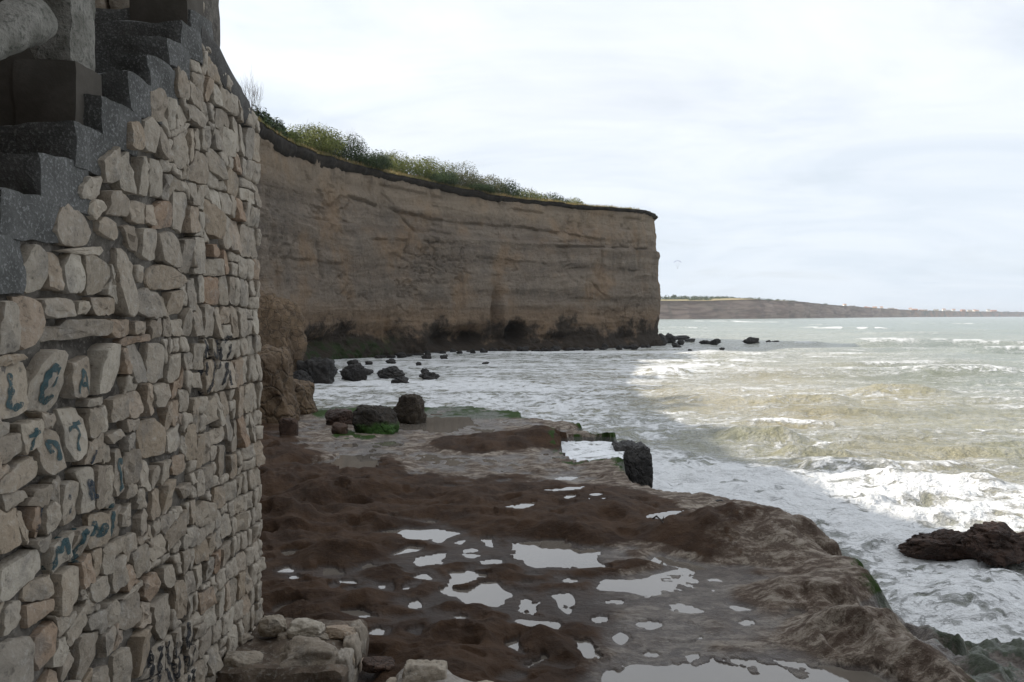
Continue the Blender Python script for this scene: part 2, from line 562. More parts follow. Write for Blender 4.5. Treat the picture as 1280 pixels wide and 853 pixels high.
R(430, [[(-30, 115), (98, 87), (118, 120), (108, 310), (60, 345), (-30, 355)], [(127, 180), (155, 110), (215, 22), (296, 40), (293, 200), (268, 300), (220, 322), (122, 315)],
        [(312, 90), (360, 75), (410, 60), (405, 245), (312, 255)], [(435, 30), (470, 5), (550, 0), (570, 100), (563, 200), (432, 245)], [(592, 10), (640, 0), (663, 60), (668, 180), (612, 180)],
        [(672, 0), (745, 0), (753, 160), (700, 190), (677, 160)], [(765, 60), (830, 45), (825, 160), (770, 190)], [(840, 45), (885, 40), (888, 120), (845, 120)], [(893, 0), (945, 0), (945, 120), (897, 120)],
        [(875, 145), (930, 135), (935, 210), (885, 200)], [(62, 380), (165, 355), (175, 470), (90, 520), (77, 450)], [(178, 430), (215, 390), (268, 420), (278, 580), (230, 612), (190, 610), (172, 520)],
        [(280, 310), (360, 300), (388, 360), (386, 515), (310, 555), (287, 480)], [(392, 310), (450, 300), (468, 370), (430, 440), (402, 450)], [(455, 300), (490, 290), (497, 400), (460, 430)],
        [(510, 265), (570, 240), (580, 345), (510, 370)], [(592, 230), (650, 220), (658, 300), (620, 350), (592, 350)], [(662, 195), (693, 190), (703, 320), (672, 340)], [(702, 200), (770, 185), (785, 240), (745, 300), (712, 290)],
        [(820, 215), (875, 215), (880, 320), (830, 320)], [(-30, 445), (60, 420), (73, 500), (20, 555), (-30, 570)], [(-30, 640), (110, 525), (150, 560), (155, 620), (80, 670), (-30, 715)],
        [(265, 660), (345, 640), (355, 690), (345, 820), (290, 850), (252, 830)], [(522, 510), (560, 490), (566, 690), (522, 720), (512, 620)], [(577, 510), (635, 490), (646, 540), (630, 650), (582, 660)],
        [(652, 370), (720, 345), (753, 400), (753, 510), (662, 540)], [(765, 430), (830, 370), (835, 490), (765, 515)], [(865, 385), (900, 380), (905, 540), (865, 550)], [(722, 560), (795, 545), (798, 630), (727, 670)],
        [(805, 530), (850, 520), (865, 570), (830, 620), (805, 610)], [(480, 430), (560, 400), (570, 430), (500, 470)], [(820, 680), (870, 650), (885, 680), (850, 730)], [(1005, 480), (1055, 475), (1060, 600), (1010, 640)],
        [(945, 300), (1000, 240), (1000, 360), (950, 390)], [(1040, 340), (1075, 315), (1090, 430), (1045, 460)], [(0, 700), (110, 690), (130, 720), (0, 790)], [(625, 690), (655, 675), (660, 760), (630, 780)], [(550, 800), (590, 745), (605, 850), (560, 860)]])
R(626, [[(72, 55), (100, 50), (130, 190), (102, 210), (77, 130)], [(127, 40), (175, 20), (183, 100), (168, 175), (132, 120)], [(188, 40), (215, 0), (240, 20), (242, 120), (192, 165)], [(-30, 330), (160, 220), (180, 330), (100, 400), (-30, 490)],
        [(252, 350), (353, 300), (353, 460), (282, 550), (252, 540)], [(225, 220), (315, 140), (310, 260), (218, 340)], [(327, 160), (385, 120), (388, 260), (327, 290)], [(412, 390), (490, 350), (503, 420), (440, 480), (412, 470)],
        [(512, 280), (570, 250), (573, 380), (512, 440)], [(602, 250), (660, 195), (688, 240), (683, 320), (622, 370)], [(542, 490), (640, 420), (648, 560), (580, 615), (542, 590)], [(657, 390), (710, 330), (733, 390), (690, 480), (662, 450)],
        [(742, 320), (810, 300), (823, 370), (780, 410), (742, 390)], [(692, 500), (780, 430), (798, 480), (788, 620), (740, 655), (702, 600)], [(802, 390), (850, 370), (855, 540), (812, 560)], [(352, 640), (440, 615), (448, 720), (372, 860), (357, 870)],
        [(462, 640), (520, 580), (528, 680), (472, 740)], [(287, 620), (388, 480), (386, 590), (302, 700)], [(95, 500), (150, 480), (240, 455), (235, 510), (105, 598)], [(-30, 675), (108, 640), (113, 860), (-30, 930)],
        [(142, 640), (240, 560), (240, 700), (152, 800), (137, 750)], [(180, 870), (230, 790), (260, 800), (255, 900)], [(272, 760), (320, 705), (333, 760), (282, 850), (267, 820)], [(415, 820), (500, 770), (503, 880), (402, 940)],
        [(522, 720), (600, 680), (603, 880), (522, 930)], [(622, 640), (690, 585), (703, 650), (698, 780), (615, 840)], [(902, 590), (950, 570), (955, 620), (905, 650)], [(632, 80), (665, 40), (685, 60), (670, 150), (632, 165)],
        [(770, 150), (855, 40), (858, 150), (782, 250)], [(900, 60), (940, 0), (985, 10), (985, 90), (912, 130)], [(1030, 70), (1065, 60), (1070, 150), (1030, 180)], [(920, 440), (985, 400), (990, 480), (930, 540)],
        [(840, 240), (880, 220), (885, 300), (850, 350)], [(770, 240), (700, 290), (690, 190), (760, 150)], [(380, 410), (398, 400), (395, 460), (372, 465)], [(0, 500), (80, 470), (85, 580), (0, 640)]])
traced = [[wall_uv(*p) for p in poly] for poly in raw]

# label raster over the wall (1 cm): -1 mortar/free, >=0 stone id, -2 not wall
RES = 0.01
U0, U1, V0, V1 = -1.2, WL + 0.02, 1.2, 6.3
nu, nv = int((U1 - U0) / RES), int((V1 - V0) / RES)
UU, VV = np.meshgrid(U0 + (np.arange(nu) + .5) * RES, V0 + (np.arange(nv) + .5) * RES, indexing='ij')
lab = np.full((nu, nv), -1, int)
cope_a, cope_b = wall_uv(243, 38), wall_uv(316, 146)
top = np.interp(UU, [NUV[-1][0] - 0.1, cope_a[0], cope_b[0]], [9.0, cope_a[1], cope_b[1]], left=9.0)
stair_line = np.interp(UU, [p[0] for p in NUV], [p[1] - 0.14 for p in NUV])
for u, un, lo, hi in step_rects:
    lab[(UU > u - 0.01) & (UU < un + 0.01) & (VV > lo - 0.005)] = -2
lab[(UU < NUV[-1][0]) & (VV > stair_line + 0.12)] = -2
lab[VV > np.minimum(top, 9)] = -2
lab[UU < NUV[0][0] + 0.1] = np.where(VV[UU < NUV[0][0] + 0.1] > NUV[0][1] - 0.2, -2, lab[UU < NUV[0][0] + 0.1])
polys = []
for P in traced:
    s = sdist(P, UU, VV)
    m = (s > -0.004) & (lab == -1)
    if m.sum() < 12: continue
    lab[m] = len(polys)
    c = np.mean(P, axis=0)
    polys.append((np.asarray(P), 'traced'))
gapm = np.zeros_like(lab, bool)
for P, _ in polys:
    pass
# courses fill what the traced stones leave
free = lab == -1
v = V0
cells = []
row = 0
while v < V1:
    h = rng.uniform(0.13, 0.24)
    u = U0 - rng.uniform(0, .15)
    while u < U1:
        w = rng.uniform(0.085, 0.19) * (1.25 if u < 0 else 1.0)
        if rng.random() < 0.08: w *= 1.7
        if rng.random() < 0.18 and h > 0.17:
            s = rng.uniform(.35, .65)
            cells += [(u, u + w, v, v + h * s), (u, u + w, v + h * s, v + h)]
        else:
            cells.append((u, u + w, v, v + h))
        u += w
    v += h
wob = 0.03
U2 = UU + wob * fbm(UU * 3.0 + 40, VV * 3.0, 0.0, 3)
V2 = VV + wob * 1.1 * fbm(UU * 2.0 - 20, VV * 3.0, 0.0, 3)
for (a, b, lo, hi) in cells:
    i0, i1 = max(0, int((a - U0) / RES) - 6), min(nu, int((b - U0) / RES) + 6)
    j0, j1 = max(0, int((lo - V0) / RES) - 6), min(nv, int((hi - V0) / RES) + 6)
    if i1 <= i0 or j1 <= j0: continue
    sub = (slice(i0, i1), slice(j0, j1))
    m = (U2[sub] > a) & (U2[sub] < b) & (V2[sub] > lo) & (V2[sub] < hi) & (lab[sub] == -1)
    if m.sum() < 45: continue
    cu, cv = UU[sub][m].mean(), VV[sub][m].mean()
    ci, cj = int((cu - U0) / RES), int((cv - V0) / RES)
    full = np.zeros((nu, nv), bool); full[sub] = m
    if not full[ci, cj]: continue
    P = []
    for k in range(28):
        t = 2 * math.pi * (k + .5) / 28
        r = 0.0
        while r < 0.4:
            x, y = cu + math.cos(t) * (r + RES), cv + math.sin(t) * (r + RES)
            i, j = int((x - U0) / RES), int((y - V0) / RES)
            if not (0 <= i < nu and 0 <= j < nv) or not full[i, j]: break
            r += RES * .6
        P.append((cu + math.cos(t) * max(r - 0.002, 0.012), cv + math.sin(t) * max(r - 0.002, 0.012)))
    P = np.array(P)
    A = 0.5 * abs(np.sum(P[:, 0] * np.roll(P[:, 1], -1) - P[:, 1] * np.roll(P[:, 0], -1)))
    if A < (0.0062 if cu < 1.4 else 0.0035): continue
    lab[full] = len(polys)
    polys.append((P, 'auto'))


def resample(P, n):
    P = np.vstack([P, P[:1]])
    d = np.concatenate([[0], np.cumsum(np.linalg.norm(np.diff(P, axis=0), axis=1))])
    t = np.linspace(0, d[-1], n, endpoint=False)
    return np.stack([np.interp(t, d, P[:, 0]), np.interp(t, d, P[:, 1])], -1)


def stone_geo(P, seed, shrink=-0.004):
    n = 22
    Q = resample(P, n)
    c = Q.mean(0)
    d = Q - c
    ln = np.linalg.norm(d, axis=1, keepdims=True)
    Q = c + d * np.maximum(0.3, 1 - shrink / np.maximum(ln, 1e-3)) 
    Q = Q * 0.90 + 0.05 * (np.roll(Q, 1, 0) + np.roll(Q, -1, 0))
    r = np.random.default_rng(seed)
    Q = Q + r.normal(size=Q.shape) * 0.0035
    d0 = r.uniform(0.012, 0.034)
    tilt = r.normal(size=2) * 0.12
    rings = []
    for s, dep in ((0.99, -0.09), (1.0, -0.012), (0.97, -0.001), (0.74, 0.003), (0.36, 0.004)):
        q = c + (Q - c) * s
        nz = fbm(q[:, 0] * 19 + seed, q[:, 1] * 19, 0.0, 4) * (0.016 if s < 0.99 else 0.007)
        o = d0 + dep + nz + (q - c) @ tilt if dep > -0.05 else np.full(len(q), dep)
        rings.append(np.stack([q[:, 0], q[:, 1], o], -1))
    V = np.concatenate(rings + [np.array([[c[0], c[1], d0 + 0.012 + r.normal() * 0.005]])])
    Fc = []
    for a in range(4):
        for k in range(n):
            k2 = (k + 1) % n
            Fc.append((a * n + k, a * n + k2, (a + 1) * n + k2, (a + 1) * n + k))
    for k in range(n):
        Fc.append((4 * n + k, 4 * n + (k + 1) % n, 5 * n))
    area = 0.5 * np.sum(Q[:, 0] * np.roll(Q[:, 1], -1) - Q[:, 1] * np.roll(Q[:, 0], -1))
    if area < 0:
        Fc = [f[::-1] for f in Fc]
    return V, Fc


wall = obj('stone_wall', None, loc=wall_pt(0, 0))
wall.rotation_euler = (0, 0, ang)
tag(wall, 'rough pale rubble stone wall with painted letters carrying the stair', 'stone wall')
# local axes of the wall: x along, -y out of the face, z up
bvh_v, bvh_f = [], []
def to_local(V): return np.stack([V[:, 0], -V[:, 2], V[:, 1]], -1)
def vis_area(P):
    q = np.array([project(*wall_pt(*p)) for p in P])
    a = abs(0.5 * np.sum(q[:, 0] * np.roll(q[:, 1], -1) - q[:, 1] * np.roll(q[:, 0], -1)))
    c = q.mean(0)
    return a if (-20 < c[0] < 1300 and -20 < c[1] < 873) else 0.0
order = sorted(range(len(polys)), key=lambda i: -vis_area(polys[i][0]))
rest = []
for rank, i in enumerate(order):
    V, Fc = stone_geo(polys[i][0], i + 5)
    off = len(bvh_v)
    bvh_v += [tuple(p) for p in V]
    bvh_f += [tuple(k + off for k in f) for f in Fc]
    if rank < 300 and vis_area(polys[i][0]) > 0:
        obj('stone', mesh('stone', to_local(V), Fc, M_STONE, True, 0.45), wall)
    else:
        rest.append((to_local(V), Fc))
if rest:
    v_, f_ = join(rest)
    tag(obj('small_stones', mesh('small_stones', v_, f_, M_STONE), wall), kind='stuff')
# mortar face: a noisy sheet behind the stones + the core of the wall
mu = np.linspace(U0, WL - 0.015, 300)
mv = np.linspace(1.2, 6.2, 330)
MU, MV = np.meshgrid(mu, mv, indexing='ij')
ml = np.interp(MU, [p[0] for p in NUV], [p[1] - 0.30 for p in NUV])
cop = np.interp(MU, [cope_a[0], cope_b[0], WL], [cope_a[1], cope_b[1], cope_b[1] - .1])
mtop = np.where(MU > cope_a[0], cop, np.minimum(ml, 9))
MV = 1.2 + (MV - 1.2) / 5.0 * (mtop - 1.2)
MO = -0.026 + 0.046 * fbm(MU * 2.2, MV * 2.2, 0.0, 3) + 0.018 * fbm(MU * 14, MV * 14, 0.0, 3)
back = 0.55
mV = np.stack([MU, -MO, MV], -1).reshape(-1, 3)
mF = grid_faces(300, 330)
o_ = len(mV)
bvh_v2 = [(p[0], p[2], -p[1]) for p in mV]
offb = len(bvh_v)
bvh_v += bvh_v2
bvh_f += [tuple(int(k) + offb for k in f) for f in mF[::1]]
mort = mesh('mortar_core', mV, mF, M_MORTAR)
core = obj('mortar_core', mort, wall)
# end and back of the wall (solid)
prof = [(float(mu[0]), float(mtop[0, 0]) - 0.06)] + [(float(mu[i]), float(mtop[i, 0]) - 0.06) for i in range(0, 300, 6)] + [(float(WL - 0.02), float(mtop[-1, 0]) - 0.03)]
bv = [(u, 0.06, 1.2) for u, _ in prof] + [(u, 0.06, t) for u, t in prof] + [(u, back, 1.2) for u, _ in prof] + [(u, back, t) for u, t in prof]
n_ = len(prof)
bf = []
for i in range(n_ - 1):
    bf += [(2 * n_ + i, 2 * n_ + i + 1, 3 * n_ + i + 1, 3 * n_ + i), (n_ + i, n_ + i + 1, 3 * n_ + i + 1, 3 * n_ + i)]
bf += [(n_ - 1, 2 * n_ - 1, 4 * n_ - 1, 3 * n_ - 1)]
obj('wall_core', mesh('wall_core', bv, bf, M_MORTAR, False), wall)
# end stones (quoins) on the far end of the wall
vq = 1.3
k = 0
while vq < mtop[-1, 0] - 0.1:
    h = rng.uniform(0.12, 0.24)
    x1 = WL + rng.uniform(0.0, 0.035)
    me = rock_mesh('stone', (0.22, 0.34, h - 0.012), M_STONE, 50 + k, 3, 0.08, 0.03, 0.85, 2, 0.0)
    obj('stone', me, wall, (x1 - 0.10, 0.17 - rng.uniform(0, 0.02), vq))
    vq += h
    k += 1

bvh = BVHTree.FromPolygons(bvh_v, bvh_f)


def mat_paint(name, col, thr):
    m, g, bs, pos = material(name)
    b = g.noise(pos, 55.0, 5, 0.7)
    a = g.noise(pos, 9.0, 3, 0.6)
    setin(g, bs, col=g.mix(a, col, tuple(c * 1.6 for c in col)), rough=0.7)
    tr = g.node('ShaderNodeBsdfTransparent').outputs[0]
    mx = g.node('ShaderNodeMixShader', {0: g.math('MULTIPLY', g.step(g.math('ADD', b, g.math('MULTIPLY', a, 0.35)), thr, thr + 0.2), 0.86), 1: tr, 2: bs.outputs[0]})
    g.l.new(mx.outputs[0], g.n['Material Output'].inputs[0])
    return m


M_TEAL = mat_paint('teal_paint', (0.016, 0.046, 0.052), 0.47)
M_NAVY = mat_paint('dark_blue_paint', (0.012, 0.022, 0.034), 0.50)
M_BLACK = mat_paint('black_paint', (0.008, 0.009, 0.012), 0.47)


def painted(name, strokes, wpx, mat, label):
    parts = []
    for st in strokes:
        P = np.array([wall_uv(*p) for p in st])
        # smooth resample
        d = np.concatenate([[0], np.cumsum(np.linalg.norm(np.diff(P, axis=0), axis=1))])
        n = max(4, int(d[-1] / 0.008))
        t = np.linspace(0, d[-1], n)
        Q = np.stack([np.interp(t, d, P[:, 0]), np.interp(t, d, P[:, 1])], -1)
        for _ in range(3):
            Q[1:-1] = Q[1:-1] * .5 + .25 * (Q[:-2] + Q[2:])
        tan = np.gradient(Q, axis=0)
        tan /= np.linalg.norm(tan, axis=1, keepdims=True) + 1e-9
        nor = np.stack([-tan[:, 1], tan[:, 0]], -1)
        V, Fc = [], []
        m = 5
        for i in range(n):
            w = wpx * 0.66 * (0.9 + 0.25 * math.sin(i * 0.9 + n)) * (0.7 if i in (0, n - 1) else 1)
            for j in range(m):
                p = Q[i] + nor[i] * w * (j / (m - 1) - .5)
                hit = bvh.ray_cast(Vector((p[0], p[1], 0.3)), Vector((0, 0, -1)))
                z = hit[0].z if hit[0] else -0.03
                V.append((p[0], -(z + 0.004), p[1]))
        for i in range(n - 1):
            for j in range(m - 1):
                a = i * m + j
                zs = [V[q][1] for q in (a, a + 1, a + m + 1, a + m)]
                if max(zs) - min(zs) < 0.085:
                    Fc.append((a, a + m, a + m + 1, a + 1))
        parts.append((V, Fc))
    v_, f_ = join(parts)
    o = obj(name, mesh(name, v_, f_, mat, True), wall)
    if label: o['label'] = label


def C(off, lst): return [(x / 7.53, y / 7.53 + off) for x, y in lst]
painted('painted_letter', [C(430, [(78, 275), (55, 400), (20, 590), (85, 600), (150, 585), (150, 545)])], 0.05, M_TEAL, 'teal painted letter L')
painted('painted_letter', [C(430, [(435, 390), (490, 360), (505, 280), (470, 215), (410, 240), (380, 320), (362, 430), (385, 520), (440, 540), (495, 505), (500, 475)])], 0.06, M_TEAL, 'teal painted letter e on the pale stone')
painted('painted_letter', [C(430, [(680, 470), (705, 330), (735, 230), (765, 310), (790, 470)]), C(430, [(712, 380), (770, 385)])], 0.035, M_TEAL, 'teal painted letter A')
painted('painted_letter', [C(540, [(190, 45), (250, 15), (300, -5)]), C(540, [(250, -40), (250, 60), (232, 190)])], 0.04, M_TEAL, 'teal painted letter T')
painted('painted_letter', [C(540, [(440, 200), (425, 140), (450, 85), (490, 110), (505, 190), (500, 270)])], 0.05, M_TEAL, 'teal painted letter o half worn off')
painted('painted_letter', [C(430, [(600, 810), (660, 770), (725, 735)]), C(540, [(685, -60), (685, 60), (668, 180)])], 0.04, M_TEAL, 'teal painted letter T like a seven')
painted('painted_letter', [C(540, [(1118, 300), (1095, 265), (1070, 300), (1075, 370), (1105, 420), (1112, 500), (1085, 560)])], 0.05, M_TEAL, 'teal painted letter S on a narrow stone')
painted('painted_letter', [C(540, [(800, 640), (775, 540), (770, 470), (820, 500), (830, 640)]), C(540, [(830, 170), (820, 250), (800, 330)])], 0.055, M_NAVY, 'faded dark blue painted letter')
painted('painted_letter', [C(540, [(590, 590), (580, 640)]), C(540, [(590, 720), (600, 770)]), C(620, [(300, 270), (320, 330)]), C(620, [(330, 110), (345, 200)])], 0.06, M_NAVY, None)
painted('painted_letter', [C(620, [(440, 700), (470, 600), (480, 480), (515, 520), (560, 400), (575, 550)])], 0.05, M_TEAL, 'teal painted letter M')
painted('painted_letter', [C(620, [(740, 345), (700, 345), (715, 400), (680, 470), (675, 590), (745, 590)])], 0.06, M_TEAL, 'teal painted letter e low on the wall')
painted('painted_letter', [C(620, [(825, 380), (835, 265), (870, 340), (905, 360), (910, 255)]), C(620, [(1010, 390), (1010, 220), (1020, 70)])], 0.07, M_TEAL, 'teal painted letter N')
painted('painted_scrawl', [[(x / 7.53 + 160, y / 7.53 + 390) for x, y in L] for L in
        ([(705, 260), (720, 340), (765, 400), (770, 540), (745, 680), (700, 770)], [(800, 260), (805, 400), (790, 540)], [(810, 270), (845, 420), (870, 560), (850, 690)],
         [(700, 330), (705, 460), (700, 600)], [(860, 270), (905, 245), (940, 270)], [(905, 300), (910, 460), (915, 690)])], 0.07, M_BLACK, 'black painted scrawl near the far end of the wall')
painted('painted_scrawl', [[(x / 6.41 + 150, y / 6.41 + 720) for x, y in L] for L in
        ([(330, 520), (335, 640), (370, 740), (380, 850)], [(470, 320), (510, 430), (470, 540), (530, 560), (550, 440)], [(460, 560), (465, 680), (430, 850)], [(290, 560), (285, 850)],
         [(390, 540), (400, 640), (420, 720), (425, 850)], [(500, 640), (520, 740), (500, 850)], [(235, 600), (235, 850)], [(560, 540), (555, 700), (570, 850)])], 0.06, M_BLACK, 'black painted scrawl at the foot of the wall')

# coping slab on the falling top of the wall, beyond the post
cp = obj('coping_slab', None, stair)
ca, cb = wall_uv(248, 24), wall_uv(309, 132)
def warp_cope(V):
    t = (V[:, 0] - ca[0]) / (cb[0] - ca[0])
    V = V.copy()
    V[:, 2] += ca[1] + (cb[1] - ca[1]) * t
    return V
cp.data = None
bpy.data.objects.remove(cp)
obj('coping', box_mesh('coping', ca[0], cb[0] + 0.06, -0.03, 0.42, -0.20, 0.03, M_COPE, 0.06, 0.012, 0.04, 5, warp_cope), stair)
# upper post at the head of the flight, with its own lighter side
p0 = wall_uv(238, 36)
post2 = obj('concrete_post', None, loc=(*wall_pt(p0[0], 0)[:2], 0))
post2.rotation_euler = (0, 0, ang)
tag(post2, 'square brown concrete post at the head of the steps against the sky', 'post')
obj('shaft', box_mesh('shaft', 0.0, 0.25, 0.015, 0.40, p0[1] - 0.22, E + 3.1, M_POST, 0.08, 0.006, 0.012, 9), post2)
obj('cap', box_mesh('cap', -0.03, 0.28, -0.015, 0.43, E + 3.1, E + 3.2, M_POST, 0.08, 0.006, 0.012, 9), post2)

# lower railing: parapet panel, rough post and round concrete rail
rail = obj('concrete_railing', None, loc=(-2.2, 4.2, E + 0.78))
tag(rail, 'thick weathered concrete railing with log-like rail at the foot of the steps', 'railing')
zb = -0.03
obj('parapet_panel', box_mesh('parapet_panel', -1.5, -0.045, 0.0, 0.24, zb + 0.20, 0.98, M_POST, 0.09, 0.006, 0.015, 3), rail)
obj('plinth_block', box_mesh('plinth_block', -1.5, -0.34, -0.008, 0.25, zb, zb + 0.185, M_POST, 0.07, 0.008, 0.02, 7), rail)
obj('post', box_mesh('post', -0.33, -0.008, -0.015, 0.262, zb, 0.52, M_POST, 0.06, 0.006, 0.014, 4), rail)
def barrel(V):
    V = V.copy()
    c = np.array([-0.165, 0.13])
    t = np.clip((V[:, 2] - 0.6) / 0.25, 0, 1)
    d = V[:, :2] - c
    m = np.max(np.abs(d), axis=1) + 1e-9
    r = np.linalg.norm(d, axis=1) + 1e-9
    V[:, :2] = c + d * (1 - t * (1 - 0.86 * m / r))[:, None]
    return V
obj('post_head', box_mesh('post_head', -0.275, -0.025, -0.005, 0.25, 0.50, 1.7, M_RAIL, 0.05, 0.014, 0.03, 6), rail)
ra, rb = at_y(44, 20, 4.06) - np.array(rail.location), at_y(-130, 112, 3.25) - np.array(rail.location)
pts, rad = [], []
for i in range(26):
    t = i / 25
    pts.append(ra + (rb - ra) * t); rad.append(0.105 + 0.012 * math.sin(i * .5))
tv, tf = tube(pts, rad, 26)
tv = np.array([tuple(p) for p in tv])
tv += np.stack([fbm(tv[:, 0] * 9 + a, tv[:, 1] * 9, tv[:, 2] * 9 + a) for a in (1.3, 7.3, 13.9)], -1) * 0.022
obj('rail', mesh('rail', tv, tf, M_RAIL), rail)

# short wall of stones beyond the head of the stair
bw = obj('stone_wall', None, loc=(-3.35, 6.3, E + 1.6))
tag(bw, 'scrap of rubble wall with pinkish stones seen above the topmost step', 'stone wall')
obj('mortar_core', box_mesh('mortar_core', -1.2, 1.0, 0.0, 0.4, -0.6, 1.5, M_MORTAR, 0.1, 0.02, 0.03, 2), bw)
for i in range(9):
    for j in range(7):
        me = rock_mesh('stone', (0.22, 0.14, 0.17), M_STONE, 80 + i * 7 + j, 2, 0.1, 0.03, 0.8, 2, 0.0)
        obj('stone', me, bw, (-1.1 + i * 0.24 + 0.08 * (j % 2), 0.0, 0.10 + j * 0.19))

# ================================================================== CLIFF
path_c = [(-60, 215), (-30, 190), (0, 164), (14.5, 143), (20.9, 128), (21.3, 120), (19.0, 113.3), (9.5, 105.8), (0, 99.8), (-7.5, 93.5), (-13.5, 87), (-18, 78),
          (-20.5, 69), (-22, 60), (-23.5, 46), (-24.2, 30), (-22.5, 16), (-14, 5), (-7, -1.6), (-1, -4.0), (7, -4.2), (14, -5.5), (24, -12), (38, -28)]  # unseen tail past the stair, curled close behind the camera to darken the foreground


def catmull(P, ds):
    P = np.array(P, float)
    out = []
    for i in range(len(P) - 1):
        p0, p1, p2, p3 = P[max(i - 1, 0)], P[i], P[i + 1], P[min(i + 2, len(P) - 1)]
        vis = 5 <= i <= 12
        n = max(2, int(np.linalg.norm(p2 - p1) / (ds if vis else ds * 3.5)))
        for t in np.linspace(0, 1, n, endpoint=False):
            out.append(0.5 * ((2 * p1) + (-p0 + p2) * t + (2 * p0 - 5 * p1 + 4 * p2 - p3) * t * t + (-p0 + 3 * p1 - 3 * p2 + p3) * t ** 3))
    out.append(P[-1])
    return np.array(out)


PA = catmull(path_c, 0.17)
tn = np.gradient(PA, axis=0)
tn /= np.linalg.norm(tn, axis=1, keepdims=True)
# smooth normals so the displaced face does not fold
for _ in range(10):
    tn[1:-1] = (tn[:-2] + tn[1:-1] + tn[2:]) / 3
tn /= np.linalg.norm(tn, axis=1, keepdims=True)
PN = np.stack([-tn[:, 1], tn[:, 0]], -1)
sarc = np.concatenate([[0], np.cumsum(np.linalg.norm(np.diff(PA, axis=0), axis=1))])
ppx, _ = project(PA[:, 0], np.maximum(PA[:, 1], 1.0), np.zeros(len(PA)))
s_tip = sarc[np.argmin((PA[:, 0] - 20.6) ** 2 + (PA[:, 1] - 120) ** 2)]


def s_at(px):
    m = (sarc > s_tip + 3) & (PA[:, 1] > 55)
    idx = np.where(m)[0]
    return sarc[idx[np.argmin(np.abs(ppx[idx] - px))]]


# height of the rim along the path, read from the photograph
rim_px = [(805, 264), (770, 261), (720, 256), (660, 249), (620, 243), (570, 233), (520, 223), (470, 211), (420, 195), (380, 182), (345, 165), (322, 150)]
rs, rh = [], []
for px, py in rim_px:
    s = s_at(px); i = np.argmin(np.abs(sarc - s))
    rs.append(s); rh.append(at_y(px, py, PA[i, 1])[2])
o_ = np.argsort(rs); rs = np.array(rs)[o_]; rh = np.array(rh)[o_]
rimz = np.interp(sarc, rs, rh) + 0.3 * sstep(sarc, rs[-1] + 18, rs[-1] + 34)  # unseen near rim raised a little for its shadow on the foreground
rimz = rimz + 0.15 * fbm(sarc * 0.4, 0 * sarc + 3, 0.0, 3)
NZ = 170
tz = np.linspace(0, 1, NZ)
SS = np.repeat(sarc[:, None], NZ, 1)
ZZ = -1.0 + (rimz[:, None] + 1.0 - 0.25) * tz[None, :]


def bumpf(s, z, sc, zc, ws, wz): return np.exp(-((s - sc) / ws) ** 2 - ((z - zc) / wz) ** 2)


D = np.interp(ZZ, [-1, 0.3, 1.3, 2.6, 4.5, 7.0, 13.2, 13.5, 14.2, 20], [1.0, 0.75, 0.40, 0.10, 0.35, 0.30, 0.10, -0.35, -0.40, -0.75])
D += 0.55 * fbm(SS * 0.09 + 3, ZZ * 0.10, 0.0, 3)
wz = ZZ + 0.35 * fbm(SS * 0.12, ZZ * 0.1 + 5, 0.0, 2) + 0.02 * SS
D += 0.13 * fbm(SS * 0.16, wz * 1.1, 0.0, 4, 0.6)
D += 0.11 * np.sign(vn(SS * 0.05, wz * 0.9)) * np.abs(vn(SS * 0.05, wz * 0.9)) ** 0.4
D += 0.26 * fbm(SS * 0.50, ZZ * 0.36 + 9, 0.0, 5, 0.62)
D -= 0.22 * sstep(fbm(SS * 0.9 + 5, ZZ * 0.22, 0.0, 3), 0.12, 0.4) * sstep(fbm(SS * .1 + 3, ZZ * .1, 0.0, 2), -.1, .25)
fr = fbm(SS * 0.5 + 31, ZZ * 0.7, 0.0, 4, 0.55)
D -= 0.30 * np.maximum(0, 0.10 - np.abs(fr)) / 0.10 * sstep(fbm(SS * .2, ZZ * .2 + 50, 0.0, 2), 0.0, .4)
D += 0.35 * sstep(ZZ, 3.2, 1.4) * fbm(SS * 0.7 + 7, ZZ * 0.9, 0.0, 4)
D += 0.9 * sstep(ZZ, 1.6, 0.2) * np.abs(fbm(SS * 0.6 + 70, ZZ * 0.6, 0.0, 3))
def z_at(px, py):
    i = np.argmin(np.abs(sarc - s_at(px)))
    return at_y(px, py, PA[i, 1])[2]


# ledges and long cracks read from the photograph: x0, y0, x1, y1, step out above the line, notch under it
for xa, ya, xb, yb_, st_, no in ((440, 243, 560, 276, .30, .35), (560, 276, 640, 283, .12, .2), (630, 279, 760, 300, .22, .30), (690, 306, 815, 311, .25, .45), (540, 232, 640, 250, .2, .2), (470, 226, 560, 246, .2, .15),
        (700, 334, 800, 338, .12, .2), (460, 297, 560, 303, .15, .25), (570, 318, 690, 330, .12, .2), (345, 262, 420, 276, .2, .25), (350, 320, 430, 330, .15, .2), (760, 268, 812, 276, .2, .2), (640, 260, 700, 268, .25, .2), (705, 371, 745, 374, .12, .15)):
    sa_, sb_ = s_at(xb), s_at(xa)
    zl = np.interp(SS, [sa_, sb_], [z_at(xb, yb_), z_at(xa, ya)]) + 0.16 * fbm(SS * 0.8 + xa, SS * 0 + 2, 0.0, 4)
    env = sstep(SS, sa_ - .4, sa_ + 1.2) * sstep(SS, sb_ + .4, sb_ - 1.2) * sstep(fbm(SS * .7 + ya, SS * 0, 0.0, 3), -.45, .0)
    D += env * (st_ * sstep(ZZ - zl, -0.06, 0.06) * sstep(ZZ - zl, 1.6, 0.2) - no * np.exp(-((ZZ - zl + 0.12) / 0.13) ** 2))
